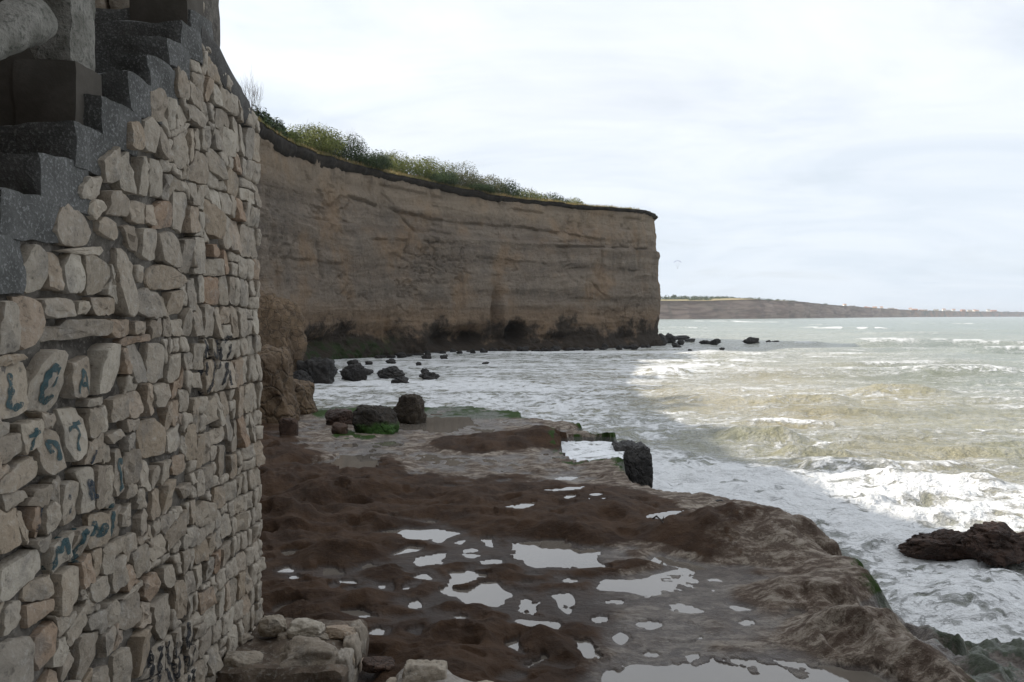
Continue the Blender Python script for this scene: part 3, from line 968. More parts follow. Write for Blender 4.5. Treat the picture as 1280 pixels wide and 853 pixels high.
# a leaning crack
for xa, ya, xb, yb_ in ((484, 240, 520, 290), (735, 352, 752, 372), (395, 300, 400, 350), (512, 290, 506, 320), (748, 350, 752, 300)):
    sa_, sb_ = s_at(xa), s_at(xb)
    sc_ = np.interp(ZZ, sorted([z_at(xa, ya), z_at(xb, yb_)]), [sa_, sb_] if z_at(xa, ya) < z_at(xb, yb_) else [sb_, sa_]) + .2 * fbm(ZZ * 1.2, ZZ * 0 + xa, 0.0, 3)
    zz0, zz1 = sorted([z_at(xa, ya), z_at(xb, yb_)])
    D -= .35 * np.exp(-((SS - sc_) / .16) ** 2) * sstep(ZZ, zz0 - .3, zz0 + .3) * sstep(ZZ, zz1 + .3, zz1 - .3)
for px, zc, ws, wz_, a in ((617, 4.8, 0.50, 3.0, -1.3), (627, 3.4, 0.8, 3.0, 0.9), (641, 2.0, 1.5, 1.1, -2.4), (586, 1.7, 2.4, 1.0, -2.6), (552, 1.5, 1.6, 0.9, -1.8), (400, 1.6, 3.0, .8, -1.0), (780, 1.2, 2.0, .7, -.9),
                           (522, 1.9, 1.8, 0.9, 0.8), (490, 2.0, 2.2, 0.9, -0.8), (700, 1.3, 2.5, 0.6, -0.6), (745, 2.0, 2.0, 1.0, 0.4), (440, 2.4, 2.5, 1.0, -0.7), (655, 2.0, 0.7, 2.0, 0.5)):
    D += a * bumpf(SS, ZZ, s_at(px), zc, ws, wz_)
VX = PA[:, 0, None] + PN[:, 0, None] * D
VY = PA[:, 1, None] + PN[:, 1, None] * D
cliffV = np.stack([VX, VY, ZZ], -1).reshape(-1, 3)


def mat_cliff():
    m, g, bs, pos = material('cliff_sediment')
    warp = g.vmath('ADD', pos, g.vscale(g.vmath('SUBTRACT', g.noise(pos, 0.12, 3, col=True), (0.5, 0.5, 0.5)), 2.6))
    st = g.noise(g.vmath('MULTIPLY', warp, (0.05, 0.05, 0.8)), 1.0, 8, 0.66)
    st2 = g.noise(g.vmath('MULTIPLY', warp, (0.10, 0.10, 2.6)), 1.0, 5, 0.6)
    bl = g.noise(pos, 0.22, 6, 0.6)
    fi = g.noise(pos, 3.0, 8, 0.72)
    md = g.noise(pos, 0.9, 7, 0.68)
    vs = g.noise(g.vmath('MULTIPLY', pos, (0.8, 0.8, 0.13)), 1.0, 6, 0.6)
    z = g.node('ShaderNodeSeparateXYZ', {0: pos}).outputs[2]
    c = g.mix(g.step(st, 0.36, 0.64), (0.140, 0.112, 0.088), (0.22, 0.180, 0.142))
    c = g.mix(g.math('MULTIPLY', g.step(st2, 0.54, 0.70), 0.35), c, (0.29, 0.24, 0.185))
    c = g.mix(g.math('MULTIPLY', g.step(bl, 0.48, 0.66), 0.6), c, (0.235, 0.155, 0.092))
    edge_z = g.math('MULTIPLY', g.step(bl, 0.46, 0.36), 0.5)
    c = g.mix(edge_z, c, (0.115, 0.10, 0.085))
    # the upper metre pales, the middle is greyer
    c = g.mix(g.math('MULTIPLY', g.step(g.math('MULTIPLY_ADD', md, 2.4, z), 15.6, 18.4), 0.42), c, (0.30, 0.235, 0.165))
    c = g.mix(g.math('MULTIPLY', g.step(vs, 0.54, 0.74), 0.55), c, (0.105, 0.09, 0.075))
    c = g.mix(g.math('MULTIPLY', g.step(md, 0.52, 0.70), 0.45), c, (0.10, 0.08, 0.062))
    c = g.mix(g.math('MULTIPLY', g.step(fi, 0.5, 0.72), 0.45), c, (0.31, 0.255, 0.195))
    c = g.mix(g.math('MULTIPLY', g.step(fi, 0.46, 0.30), 0.5), c, (0.09, 0.07, 0.052))
    och = g.math('MULTIPLY', g.step(g.math('MULTIPLY_ADD', bl, 5.0, z), 8.6, 6.4), 0.5)
    c = g.mix(och, c, (0.21, 0.135, 0.078))
    wetl = g.step(g.math('ADD', z, g.math('MULTIPLY', g.math('SUBTRACT', g.math('ADD', bl, g.math('MULTIPLY', md, 0.5)), 0.75), 12.0)), 3.9, 1.5)
    c = g.mix(g.math('MULTIPLY', wetl, 0.93), c, g.mix(fi, (0.018, 0.015, 0.012), (0.045, 0.036, 0.028)))
    # green film in the corner of the bay
    px = g.node('ShaderNodeSeparateXYZ', {0: pos})
    gx = g.math('MULTIPLY', g.step(px.outputs[0], -11.0, -14.5), g.step(z, 2.4, 1.1))
    c = g.mix(g.math('MULTIPLY', g.math('MULTIPLY', gx, g.step(md, 0.44, 0.60)), 0.8), c, (0.022, 0.042, 0.012))
    h = g.math('ADD', g.math('MULTIPLY', fi, 0.35), g.math('ADD', g.math('MULTIPLY', st2, 0.3), md))
    setin(g, bs, col=c, rough=0.95, spec=0.2, nrm=g.bump(h, 1.0, 0.6))
    return m


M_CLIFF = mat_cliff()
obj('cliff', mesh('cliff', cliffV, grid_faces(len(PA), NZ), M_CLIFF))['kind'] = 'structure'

# topsoil band under the turf, overhanging the cliff
M_SOIL = mat_simple('dark_topsoil', (0.012, 0.010, 0.008), (0.026, 0.021, 0.016), 1.5, 0.95, 0.08, (0.04, 0.034, 0.024), fine=8)
thick = np.interp(sarc, rs, np.interp(np.arange(len(rs)), [0, 3, 6, 9, 11], [0.42, 0.55, 0.85, 1.2, 1.3]))
thick *= 1 + 0.35 * fbm(sarc * 0.35, sarc * 0 + 8, 0.0, 4)
topD = D[:, -1]
prof = [(-1.2, 0.0), (0.10, 0.0), (0.34, -0.12), (0.36, -0.4), (0.22, -0.72), (0.04, -1.0), (-0.5, -1.05)]
sv = []
for k, (o, h) in enumerate(prof):
    j = 0.14 * fbm(sarc * 1.3 + k * 3, sarc * 0 + k, 0.0, 3) * (k > 0)
    off = topD + o + j
    sv.append(np.stack([PA[:, 0] + PN[:, 0] * off, PA[:, 1] + PN[:, 1] * off, rimz + h * thick + (0.03 if k < 2 else 0)], -1))
sv = np.stack(sv, 1)
obj('topsoil', mesh('topsoil', sv.reshape(-1, 3), grid_faces(len(PA), len(prof)), M_SOIL))['kind'] = 'structure'


def mat_grass():
    m, g, bs, pos = material('dry_turf')
    a = g.noise(pos, 0.35, 5, 0.6)
    b = g.noise(pos, 4.0, 6, 0.7)
    c = g.mix(g.step(a, 0.4, 0.6), (0.19, 0.145, 0.06), (0.085, 0.09, 0.03))
    c = g.mix(g.math('MULTIPLY', g.step(b, 0.5, 0.7), 0.6), c, (0.27, 0.20, 0.10))
    setin(g, bs, col=c, rough=1.0, spec=0.1, nrm=g.bump(b, 1.0, 0.25))
    return m


M_GRASS = mat_grass()
dist_in = np.array([-0.33, 0.0, 0.5, 1.2, 2.2, 3.5, 5.5, 8, 12, 20, 35])
rise = np.array([-0.05, 0.06, 0.28, 0.6, 0.95, 1.25, 1.7, 2.1, 2.5, 2.9, 3.2])
slope = np.interp(sarc, rs, np.interp(np.arange(len(rs)), [0, 1, 3, 6, 9, 11], [0.12, 0.2, 0.5, 0.9, 1.0, 1.0]))
sel = (sarc > s_tip - 4) & (sarc < sarc[-1])
gv = []
PNs = PN.copy()
for k, d in enumerate(dist_in):
    q = PA - PN * (d - topD[:, None])
    gv.append(np.stack([q[:, 0], q[:, 1], rimz + 0.045 + rise[k] * slope + (0.12 * fbm(q[:, 0] * .5, q[:, 1] * .5, 0.0, 3) if k > 1 else 0)], -1))
gv = np.stack(gv, 1)[sel]
obj('clifftop_ground', mesh('clifftop_ground', gv.reshape(-1, 3), grid_faces(gv.shape[0], len(dist_in))[:, ::-1].copy(), M_GRASS))['kind'] = 'structure'


def top_z(s, d):
    i = np.argmin(np.abs(sarc - s))
    q = PA[i] - PN[i] * (d - topD[i])
    return q[0], q[1], rimz[i] + 0.045 + np.interp(d, dist_in, rise) * slope[i]


def top_at(px, d):
    q = PA - PN * (d - topD[:, None])
    qx, _ = project(q[:, 0], np.maximum(q[:, 1], 1.0), np.zeros(len(q)))
    ok = (sarc > s_tip + 3) & (PA[:, 1] > 52)
    i = np.where(ok)[0][np.argmin(np.abs(qx[ok] - px))]
    return q[i, 0], q[i, 1], rimz[i] + 0.045 + np.interp(d, dist_in, rise) * slope[i]


# dry grass standing along the rim
V, Fc = [], []
svis = (s_at(800), s_at(325) + 8)
M_BLADE = mat_simple('dry_grass', (0.25, 0.185, 0.085), (0.13, 0.13, 0.045), 0.6, 1.0, 0.0, (0.33, 0.25, 0.13), fine=3)
for i in range(5200):
    s = rng.uniform(svis[0], svis[1]); d = rng.uniform(-0.2, 4.5) if i % 3 else rng.uniform(-0.3, 0.5)
    x, y, z = top_z(s, d)
    a = rng.uniform(0, 6.28); h = rng.uniform(0.12, 0.38); w = 0.05
    b = len(V)
    V += [(x - math.cos(a) * w, y - math.sin(a) * w, z - .05), (x + math.cos(a) * w, y + math.sin(a) * w, z - .05), (x + rng.normal() * .1, y + rng.normal() * .1, z + h)]
    Fc.append((b, b + 1, b + 2))
tag(obj('dry_grass', mesh('dry_grass', V, Fc, M_BLADE, False)), 'dry yellow grass along the edge of the cliff top', 'grass', kind='stuff')


# ------------------------------------------------------------------ bushes
def mat_leaf(name, ca, cb, cc):
    m, g, bs, pos = material(name)
    gp = g.node('ShaderNodeNewGeometry').outputs['Position']
    a = g.noise(gp, 0.7, 4, 0.6)
    b = g.noise(gp, 6.0, 3, 0.6)
    c = g.mix(g.step(a, 0.38, 0.62), ca, cb)
    c = g.mix(g.math('MULTIPLY', g.step(b, 0.5, 0.7), 0.7), c, cc)
    setin(g, bs, col=c, rough=0.8, spec=0.2)
    return m


M_LEAF = mat_leaf('scrub_leaves', (0.095, 0.12, 0.030), (0.155, 0.165, 0.046), (0.20, 0.19, 0.07))
M_LEAFD = mat_leaf('dark_leaves', (0.028, 0.046, 0.018), (0.05, 0.075, 0.028), (0.085, 0.10, 0.042))
M_LEAFG = mat_leaf('grey_scrub_leaves', (0.08, 0.085, 0.042), (0.115, 0.115, 0.058), (0.17, 0.16, 0.09))
M_TWIG = mat_simple('twig_bark', (0.07, 0.055, 0.045), (0.12, 0.10, 0.085), 4, 0.95, 0.01)


def leaf_cloud(w, d, h, n, size, seed, lobes=16, flat=0.0):
    """leaf-sized faces in clumps over an uneven mound"""
    r = np.random.default_rng(seed)
    cen, rad = [], []
    for k in range(lobes):
        a = r.uniform(0, 6.28); q = math.sqrt(r.uniform(0, 1)) * 0.72
        cx, cy = math.cos(a) * q, math.sin(a) * q
        top = (1 - 0.75 * q * q) * r.uniform(0.75, 1.0)
        cen.append((cx * w / 2, cy * d / 2, max(0.10, (top - 0.36) * r.uniform(0.35, 1.0)) * h)); rad.append((r.uniform(.40, .58) * w / 2, r.uniform(.40, .58) * d / 2, r.uniform(.30, .42) * h))
    cen, rad = np.array(cen), np.array(rad)
    k = r.integers(0, lobes, n)
    dirs = r.normal(size=(n, 3)); dirs /= np.linalg.norm(dirs, axis=1, keepdims=True)
    rr = r.uniform(0.45, 1.0, n) ** 0.7
    P = cen[k] + dirs * rad[k] * rr[:, None]
    cl = vn(P[:, 0] * 1.6 / size * 0.3 + seed, P[:, 1] * 0.5 / size, P[:, 2] * 0.5 / size)
    keep = (P[:, 2] > -0.1) & (cl > -0.75)
    P = P[keep]
    n = len(P)
    dk = dirs[keep]
    nrm = r.normal(size=(n, 3)) * 0.55 + dk + np.array([0, 0, 0.35]); nrm /= np.linalg.norm(nrm, axis=1, keepdims=True)
    a = np.cross(nrm, r.normal(size=(n, 3))); a /= np.linalg.norm(a, axis=1, keepdims=True)
    b = np.cross(nrm, a)
    sz = size * r.uniform(0.6, 1.3, n)[:, None]
    V = np.stack([P - a * sz, P - b * sz * .55, P + a * sz, P + b * sz * .55], 1).reshape(-1, 3)
    Fc = np.arange(4 * n).reshape(-1, 4)
    return V, Fc


def twigs(w, h, n, seed, r0=0.03):
    r = np.random.default_rng(seed)
    parts = []
    for k in range(n):
        a = r.uniform(0, 6.28); l = r.uniform(.55, 1.0)
        e = np.array([math.cos(a) * w / 2 * r.uniform(.2, .8), math.sin(a) * w / 2 * r.uniform(.2, .8), h * l])
        m1 = e * 0.4 + np.array([r.normal() * .08 * w, r.normal() * .08 * w, 0.05 * h])
        parts.append(tube([(0, 0, -0.3), m1, e], [r0, r0 * .6, r0 * .2], 4))
        for q in range(3):
            b0 = m1 + (e - m1) * r.uniform(.1, .8)
            e2 = b0 + np.array([r.normal() * w * .13, r.normal() * w * .13, h * r.uniform(.1, .32)])
            parts.append(tube([b0, e2], [r0 * .45, r0 * .15], 3))
    return join(parts)


def bush(name, px, ytop, ybase, wpx, d, mat, seed, label, cat='bush', n=1500, leaf=0.13, group='scrub along the cliff top'):
    d = d * 0.72
    x, y, z = top_at(px, d)
    top = at_y(px, ytop, y)[2]
    h = max(0.9, top - z + 0.35)
    w = wpx / F * y
    root = obj(name, None, loc=(x, y, z - 0.3))
    tag(root, label, cat, group)
    Vv, ff = leaf_cloud(w * 1.12, w * 0.9, h, int(n * 5.0), leaf * 0.68, seed)
    obj('foliage', mesh('foliage', Vv, ff, mat, False), root)
    tv, tf = twigs(w * 0.7, h * 0.75, 7, seed)
    obj('stems', mesh('stems', tv, tf, M_TWIG, False), root)
    return root


def bare_shrub(px, ytop, d, wpx, seed, label, n=18):
    x, y, z = top_at(px, d)
    h = at_y(px, ytop, y)[2] - z
    root = obj('bare_shrub', None, loc=(x, y, z))
    tag(root, label, 'shrub', 'scrub along the cliff top')
    tv, tf = twigs(wpx / F * y, h, n, seed, 0.022)
    obj('stems', mesh('stems', tv, tf, M_TWIG, False), root)


bush('bush', 390, 140, 186, 88, 3.4, M_LEAF, 1, 'round green bush highest on the cliff edge, near the left end', n=2600)
bush('bush', 362, 156, 178, 34, 2.0, M_LEAF, 2, 'small yellowish bush beside the left end of the round green bush', n=900)
bush('bush', 428, 154, 200, 66, 2.6, M_LEAFD, 3, 'dark bush with bare grey twigs right of the round green bush', n=1900)
bush('bush', 462, 183, 210, 56, 1.6, M_LEAFD, 4, 'low dark green bush leaning over the rim', n=1500)
bush('bush', 492, 183, 212, 66, 5.0, M_LEAF, 5, 'light green flat-topped bush after the gap in the scrub', n=1700)
bush('bush', 532, 185, 216, 72, 5.0, M_LEAF, 6, 'wide olive bush right of the flat-topped one', n=1700)
bush('bush', 572, 194, 226, 68, 4.6, M_LEAFG, 7, 'greyish bush on the middle of the cliff top', n=1600)
bush('bush', 606, 206, 236, 60, 4.4, M_LEAFG, 8, 'grey green bush sloping down to the right', n=1400)
bush('bush', 634, 219, 243, 48, 3.6, M_LEAFD, 9, 'dark bush at the low end of the long thicket', n=1100)
bush('bush', 548, 212, 230, 70, 2.2, M_LEAFD, 10, 'dark low bush in front of the olive bush, on the rim', n=1500)
bush('bush', 590, 226, 240, 60, 2.0, M_LEAFD, 11, 'dark low bush in front of the greyish bush, on the rim', n=1300)
bush('bush', 660, 228, 246, 46, 7.0, M_LEAF, 12, 'first bright bush of the small clump near the headland', n=1000)
bush('bush', 688, 234, 250, 42, 7.0, M_LEAFD, 13, 'middle dark bush of the small clump near the headland', n=900)
bush('bush', 716, 244, 254, 34, 6.5, M_LEAF, 14, 'last low bush of the small clump near the headland', n=700)
bush('bush', 346, 137, 160, 26, 2.6, M_LEAFD, 15, 'dark tufted bush left of the round green bush', n=700, leaf=0.16)
bush('bush', 324, 124, 150, 30, 2.4, M_LEAFD, 16, 'dark tufted bush just beyond the stone wall', n=800, leaf=0.16)
bare_shrub(318, 92, 2.0, 44, 21, 'leafless grey shrub against the sky beyond the stone wall', 26)
bare_shrub(438, 160, 3.2, 34, 22, 'leafless twigs on the right side of the dark bush', 16)
bare_shrub(452, 172, 2.4, 24, 23, 'small leafless shrub between the dark bushes', 12)
# scrub on the part of the cliff left of the frame, out of sight behind the wall, added for its share of the shade
for k in range(7):
    s = s_at(322) + 10 + k * 8.5
    x, y, z = top_z(s, 3.0)
    root = obj('bush', None, loc=(x, y, z - .2))
    tag(root, 'unseen green scrub bush added for shade on the cliff top behind the stone wall', 'bush', 'unseen scrub added for shade')
    Vv, ff = leaf_cloud(6 + k % 3, 5, 2.6 + .4 * (k % 2), 900, 0.22, 60 + k)
    obj('foliage', mesh('foliage', Vv, ff, M_LEAF, False), root)

# ================================================================== ROCK SHELF
ZW = 1.47                                   # level of the water standing on the shelf
def gp(px, py, z=ZW):
    p = on_z(px, py, z)
    return (p[0], p[1])


edge = [gp(*p) for p in [(385, 511), (440, 507), (540, 508), (600, 510), (640, 514), (655, 521), (700, 527), (722, 534), (745, 547), (766, 547), (771, 560), (774, 588), (800, 604),
                         (860, 622), (905, 630), (960, 640), (992, 652), (1025, 684), (1050, 700), (1085, 722), (1102, 745), (1118, 775), (1160, 812), (1205, 850), (1290, 930)]]
edge += [(6.2, 3.2), (6.5, -6), (-14, -6), (-14, 25)]
low = [gp(*p, 0.35) for p in [(1060, 722), (1095, 735), (1118, 765), (1150, 790), (1195, 800), (1245, 808), (1300, 822), (1400, 850)]] + [(9, 4), (2.5, 4)]
hole = [gp(600 + x / 3.759, 480 + y / 3.759, 1.5) for x, y in [(368, 258), (430, 250), (560, 252), (668, 256), (668, 300), (655, 350), (560, 362), (500, 367), (440, 372), (405, 335), (366, 290)]]


def p4(l): return [gp(320 + x / 3.759, 626 + y / 3.759) for x, y in l]
def p5(l): return [gp(640 + x / 3.759, 626 + y / 3.759) for x, y in l]
def ell(f, x, y, a, b): return f([(x + a * math.cos(t * .785), y + b * math.sin(t * .785)) for t in range(8)])


puddles = [p4(l) for l in ([(585, 150), (700, 130), (840, 135), (985, 155), (910, 180), (920, 205), (820, 210), (830, 180), (740, 190), (690, 165), (590, 160)],
    [(635, 255), (720, 215), (785, 220), (770, 240), (640, 260)], [(735, 270), (850, 250), (890, 250), (860, 285), (890, 295), (770, 308)], [(945, 200), (990, 176), (1020, 180), (960, 204)],
    [(1065, 176), (1100, 180), (1130, 212), (1170, 242), (1125, 238), (1085, 207)], [(455, 330), (540, 296), (568, 310), (460, 342)], [(265, 365), (310, 315), (350, 318), (425, 345), (380, 380), (300, 374)],
    [(100, 335), (150, 315), (220, 335), (160, 352)], [(545, 393), (635, 391), (637, 434), (543, 434)], [(690, 425), (720, 390), (775, 383), (740, 422)], [(410, 518), (480, 513), (570, 548), (500, 555), (430, 537)],
    [(525, 632), (570, 603), (622, 608), (622, 639)], [(715, 625), (750, 603), (780, 608), (760, 647)], [(828, 600), (860, 578), (880, 588), (935, 566), (900, 602), (850, 609)],
    [(1166, 680), (1240, 646), (1237, 680), (1264, 732), (1180, 697)], [(740, 366), (800, 343), (915, 380), (840, 386)],
    [(850, 420), (900, 400), (920, 340), (1000, 330), (1090, 350), (1020, 380), (920, 412), (1000, 422), (1060, 390), (1130, 383), (1180, 420), (1278, 440), (1278, 562), (1200, 547), (1130, 522), (1090, 490), (1000, 492), (950, 452), (880, 442)],
    [(1060, 285), (1160, 260), (1278, 288), (1278, 312), (1180, 297), (1070, 302)])]
puddles += [ell(p4, *e) for e in ((228, 400, 40, 11), (757, 490, 32, 17), (440, 422, 24, 9), (368, 408, 16, 13), (180, 368, 28, 8), (440, 385, 40, 9), (955, 548, 26, 7), (615, 790, 20, 8), (515, 230, 16, 6), (815, 103, 26, 8))]
puddles += [p5(l) for l in ([(0, 200), (100, 190), (230, 188), (330, 220), (425, 235), (400, 285), (460, 325), (330, 320), (200, 315), (90, 330), (60, 280), (0, 270)],
    [(170, 445), (270, 440), (335, 480), (290, 500), (305, 560), (240, 555), (200, 500)], [(0, 540), (90, 545), (215, 575), (220, 617), (110, 617), (0, 570)], [(743, 496), (790, 488), (892, 520), (840, 532), (770, 522)],
    [(743, 630), (760, 598), (830, 578), (852, 595), (810, 627)], [(480, 575), (560, 563), (690, 575), (680, 612), (620, 632), (520, 607)], [(450, 640), (510, 613), (547, 650), (537, 707), (490, 692)],
    [(720, 660), (800, 670), (890, 648), (850, 692), (780, 697)], [(430, 768), (600, 753), (700, 733), (870, 723), (880, 745), (810, 765), (860, 777), (960, 743), (1278, 758), (1700, 800), (1900, 900), (430, 900)],
    [(60, 780), (150, 733), (162, 750), (80, 792)], [(300, 660), (350, 663), (402, 742), (350, 747)], [(60, 470), (110, 480), (100, 530), (40, 520)])]
puddles += [ell(p5, *e) for e in ((415, 565, 37, 15), (430, 482, 30, 11), (490, 477, 32, 9), (110, 350, 40, 8), (230, 362, 30, 7), (275, 378, 26, 7), (70, 398, 20, 9), (655, 725, 22, 9), (1105, 577, 22, 9))]
def p6(l): return [gp(940 + x / 3.37, 600 + y / 3.37) for x, y in l]
puddles += [p6([(268, 590), (370, 568), (378, 590), (330, 614)]), ell(p6, 190, 565, 30, 15), ell(p6, 165, 432, 44, 8)]
def p2(l): return [gp(320 + x / 3.759, 470 + y / 3.759) for x, y in l]
ponds = [p2([(655, 215), (800, 195), (1010, 192), (1000, 240), (900, 268), (700, 252)]), p2([(290, 415), (400, 375), (540, 370), (600, 400), (570, 455), (440, 462)]), p2([(860, 400), (940, 390), (1000, 410), (900, 425)]),
         p2([(545, 318), (640, 308), (700, 318), (640, 340)]), p2([(910, 228), (1000, 218), (1040, 232), (960, 240)])]

ctl = np.array([(330, 560, .10), (400, 545, .03), (450, 600, .10), (340, 700, .10), (420, 660, .085), (520, 640, .06), (560, 690, .014), (620, 700, .008), (480, 740, .065), (400, 775, .08), (600, 770, .055), (560, 720, .03), (760, 690, .01), (640, 735, .012), (740, 780, .014),
                (560, 830, .09), (640, 840, .07), (700, 765, .012), (700, 725, .006), (640, 790, .10), (730, 700, .008), (800, 735, -.004), (850, 715, -.006), (900, 735, -.002), (950, 780, .022), (1000, 760, .06),
                (1050, 800, .09), (850, 795, .009), (780, 760, .004), (830, 755, .003), (920, 715, .006), (850, 845, -.02), (1000, 845, .0), (1100, 840, .12), (450, 560, .012), (550, 580, .014), (640, 565, .02), (600, 535, .012), (700, 555, .06),
                (500, 530, .012), (960, 720, .03), (800, 690, .03), (350, 620, .11), (380, 730, .09), (720, 800, .035), (1000, 700, .05), (600, 610, .03), (520, 605, .05), (430, 515, .03), (900, 800, .02)])
cw = np.array([gp(a, b) for a, b, _ in ctl])

na, nr = 820, 470
av = np.concatenate([np.linspace(-1.3, -0.38, 40, endpoint=False), np.linspace(-0.38, 0.72, na, endpoint=False), np.linspace(0.72, 1.5, 40)])
rv = 1.0 / np.linspace(1 / 3.6, 1 / 31.0, nr)
AA, RR = np.meshgrid(av, rv, indexing='ij')
X, Y = AA * RR, RR
# mean level
w = np.zeros_like(X); acc = np.zeros_like(X)
for (cx, cy), z in zip(cw, ctl[:, 2]):
    sc = 0.25 + (0.05 * cy) ** 2
    k = 1.0 / (((X - cx) ** 2 + (0.45 * (Y - cy)) ** 2) + 0.02 * sc) ** 1.6
    w += k; acc += k * z
mean = acc / w
hum = np.clip(mean / 0.075, 0.06, 1.25)
wx = X + 0.18 * fbm(X * 1.2, Y * 1.2 + 7, 0.0, 3)
wy = Y + 0.18 * fbm(X * 1.2 + 31, Y * 1.2, 0.0, 3)
n1 = fbm(wx * 1.5, wy * 1.1, 0.0, 4)
n2 = 1 - 2 * np.abs(fbm(wx * 1.2 + 11, wy * 2.0, 0.0, 3, 0.45))
n3 = fbm(X * 6, Y * 5, 0.0, 4)
n4 = fbm(X * 19, Y * 16, 0.0, 3)


def pits(x, y, cell, prob, r0, r1):
    """round hollows scattered one to a cell: 1 at the middle, 0 outside"""
    gx_, gy_ = np.floor(x / cell).astype(np.int64), np.floor(y / cell).astype(np.int64)
    out = np.zeros_like(x)
    for a in (-1, 0, 1):
        for b in (-1, 0, 1):
            cx, cy = gx_ + a, gy_ + b
            z0 = np.zeros_like(cx)
            u1, u2, u3, u4 = [_h(cx, cy, z0 + k) * .5 + .5 for k in (3, 5, 7, 9)]
            rr = r0 + (r1 - r0) * u4
            dd = np.hypot(x - (cx + u1) * cell, (y - (cy + u2) * cell) * 1.15)
            out = np.maximum(out, np.where(u3 < prob, sstep(dd, rr, rr * .55), 0))
    return out


pitA = pits(wx + .05 * n3, wy + .05 * n3, 0.62, 0.6, 0.13, 0.27)
pitB = pits(wx * 1.02 + 9 + .03 * n3, wy + .03 * n3, 0.30, 0.45, 0.05, 0.11)
ripple = fbm(wx * 0.9 + 5, wy * 5.5, 0.0, 3)
h = ZW + mean + hum * (0.11 * n1 + 0.055 * (n2 - 0.45) + 0.009 * ripple) + (0.005 + 0.009 * hum) * n3 + (0.0020 + 0.004 * np.minimum(hum, 1)) * n4 - hum * (0.080 * pitA + 0.028 * pitB)
hole_sd = sdist(hole, X, Y)


def mound(px, py, rx, ry, a, p=2.0, rot=0.0):
    cx, cy = gp(px, py, ZW + a * .5)
    dx, dy = X - cx, Y - cy
    c, s = math.cos(rot), math.sin(rot)
    u, v_ = (dx * c + dy * s) / rx, (-dx * s + dy * c) / ry
    q = np.sqrt(u * u + v_ * v_) * (1 + 0.18 * fbm(X * 1.3 + px, Y * 1.3, 0.0, 3))
    return a * sstep(q, 1.15, 0.25) ** (1 / p)


mnd = np.zeros_like(X)
for m_ in ((700, 632, 1.9, 1.75, .17, 1.2), (640, 622, 1.2, 1.2, .12, 1.2), (790, 648, 1.1, 1.1, .12, 1.3), (925, 664, 1.1, .95, .30, 1.5), (985, 668, .6, .8, .14, 1.2), (870, 668, .75, .5, .18, 1.4), (690, 668, 1.3, .38, .04, 1.3),
           (612, 552, 1.4, 1.3, .20, 1.3), (668, 548, 1.2, 1.0, .20, 1.2), (560, 640, .7, .5, .10, 1.0), (470, 655, .8, .35, .09, 1.0), (400, 620, .8, .6, .12, 1.0), (480, 615, 1.2, .5, .12, 1.0), (345, 650, .7, .5, .16, 1.0), (350, 600, 1.1, .8, .18, 1.0), (350, 570, 1.3, .8, .12, 1.0),
           (590, 716, .5, .16, .05, 1.0), (710, 716, .45, .16, .07, 1.0), (770, 706, .6, .22, .10, 1.2), (430, 690, .6, .25, .09, 1.0), (510, 680, .5, .25, .07, 1.0), (560, 735, .6, .12, .05, 1.0),
           (620, 790, .9, .30, .10, 1.2), (470, 760, .9, .22, .05, 1.2), (690, 815, .5, .3, .06, 1.1), (1010, 740, .8, .5, .10, 1.2), (1070, 790, .7, .5, .10, 1.2), (745, 668, .5, .3, .10, 1.0), (395, 735, .6, .16, .05, 1.0)):
    mnd = np.maximum(mnd, mound(*m_)) + 0.25 * np.minimum(mnd, mound(*m_))
h += mnd * (1 + 0.30 * n1 + 0.10 * n3) - 0.03 * sstep(mnd, .05, .15) * pitA + 0.02 * sstep(mnd, 0.05, .2) * fbm(wx * 2.2, wy * 3.4 + 40, 0.0, 4)
# traced puddles: hollows with a lip
pz = np.exp(-(((px0_ := project(X, Y, np.full_like(X, ZW)))[0] - 640) / 170) ** 4 - ((px0_[1] - 725) / 75) ** 4)
h += pz * (0.085 * fbm(wx * 1.9 + 3, wy * 3.2, 0.0, 4, 0.55) + 0.004)
near_p = np.full_like(X, 9.0)
for P in puddles:
    P = np.array(P)
    x0, y0 = P.min(0) - 0.6; x1, y1 = P.max(0) + 0.6
    m = (X > x0) & (X < x1) & (Y > y0) & (Y < y1)
    if m.any(): near_p[m] = np.minimum(near_p[m], -sdist(P, X[m], Y[m]))
basin = sstep(near_p, -0.02, 0.24)
h = ZW + 0.006 + (h - ZW - 0.006) * (0.22 + 0.78 * basin)
inpud = np.zeros_like(X)
for P in puddles:
    P = np.array(P)
    x0, y0 = P.min(0) - 0.35; x1, y1 = P.max(0) + 0.35
    m = (X > x0) & (X < x1) & (Y > y0) & (Y < y1)
    if not m.any(): continue
    sd = sdist(P, X[m], Y[m]) + 0.055 * n3[m] + 0.02 * n4[m] + 0.02 * n2[m] + 0.012
    hv = h[m]
    bed = ZW - 0.03 * sstep(sd, 0.0, 0.12) - 0.004 + 0.003 * n4[m] + 0.045 * sstep(n3[m] + 0.6 * n1[m], 0.34, 0.6)
    rimh = np.maximum(hv, ZW + 0.004 + 0.06 * np.clip(-sd, 0, 0.3))
    hv = np.where(sd > 0, np.minimum(hv, bed), hv + (rimh - hv) * sstep(-sd, 0.35, 0.05))
    h[m] = hv
    inpud[m] = np.maximum(inpud[m], sstep(sd, -0.06, 0.03))
for P in ponds:
    sd = sdist(P, X, Y) + 0.25 * n1 + 0.1 * n3
    h = np.where(sd > 0, np.minimum(h, ZW - 0.25 * np.clip(sd, 0, .35) - 0.004), h)
mpools = []
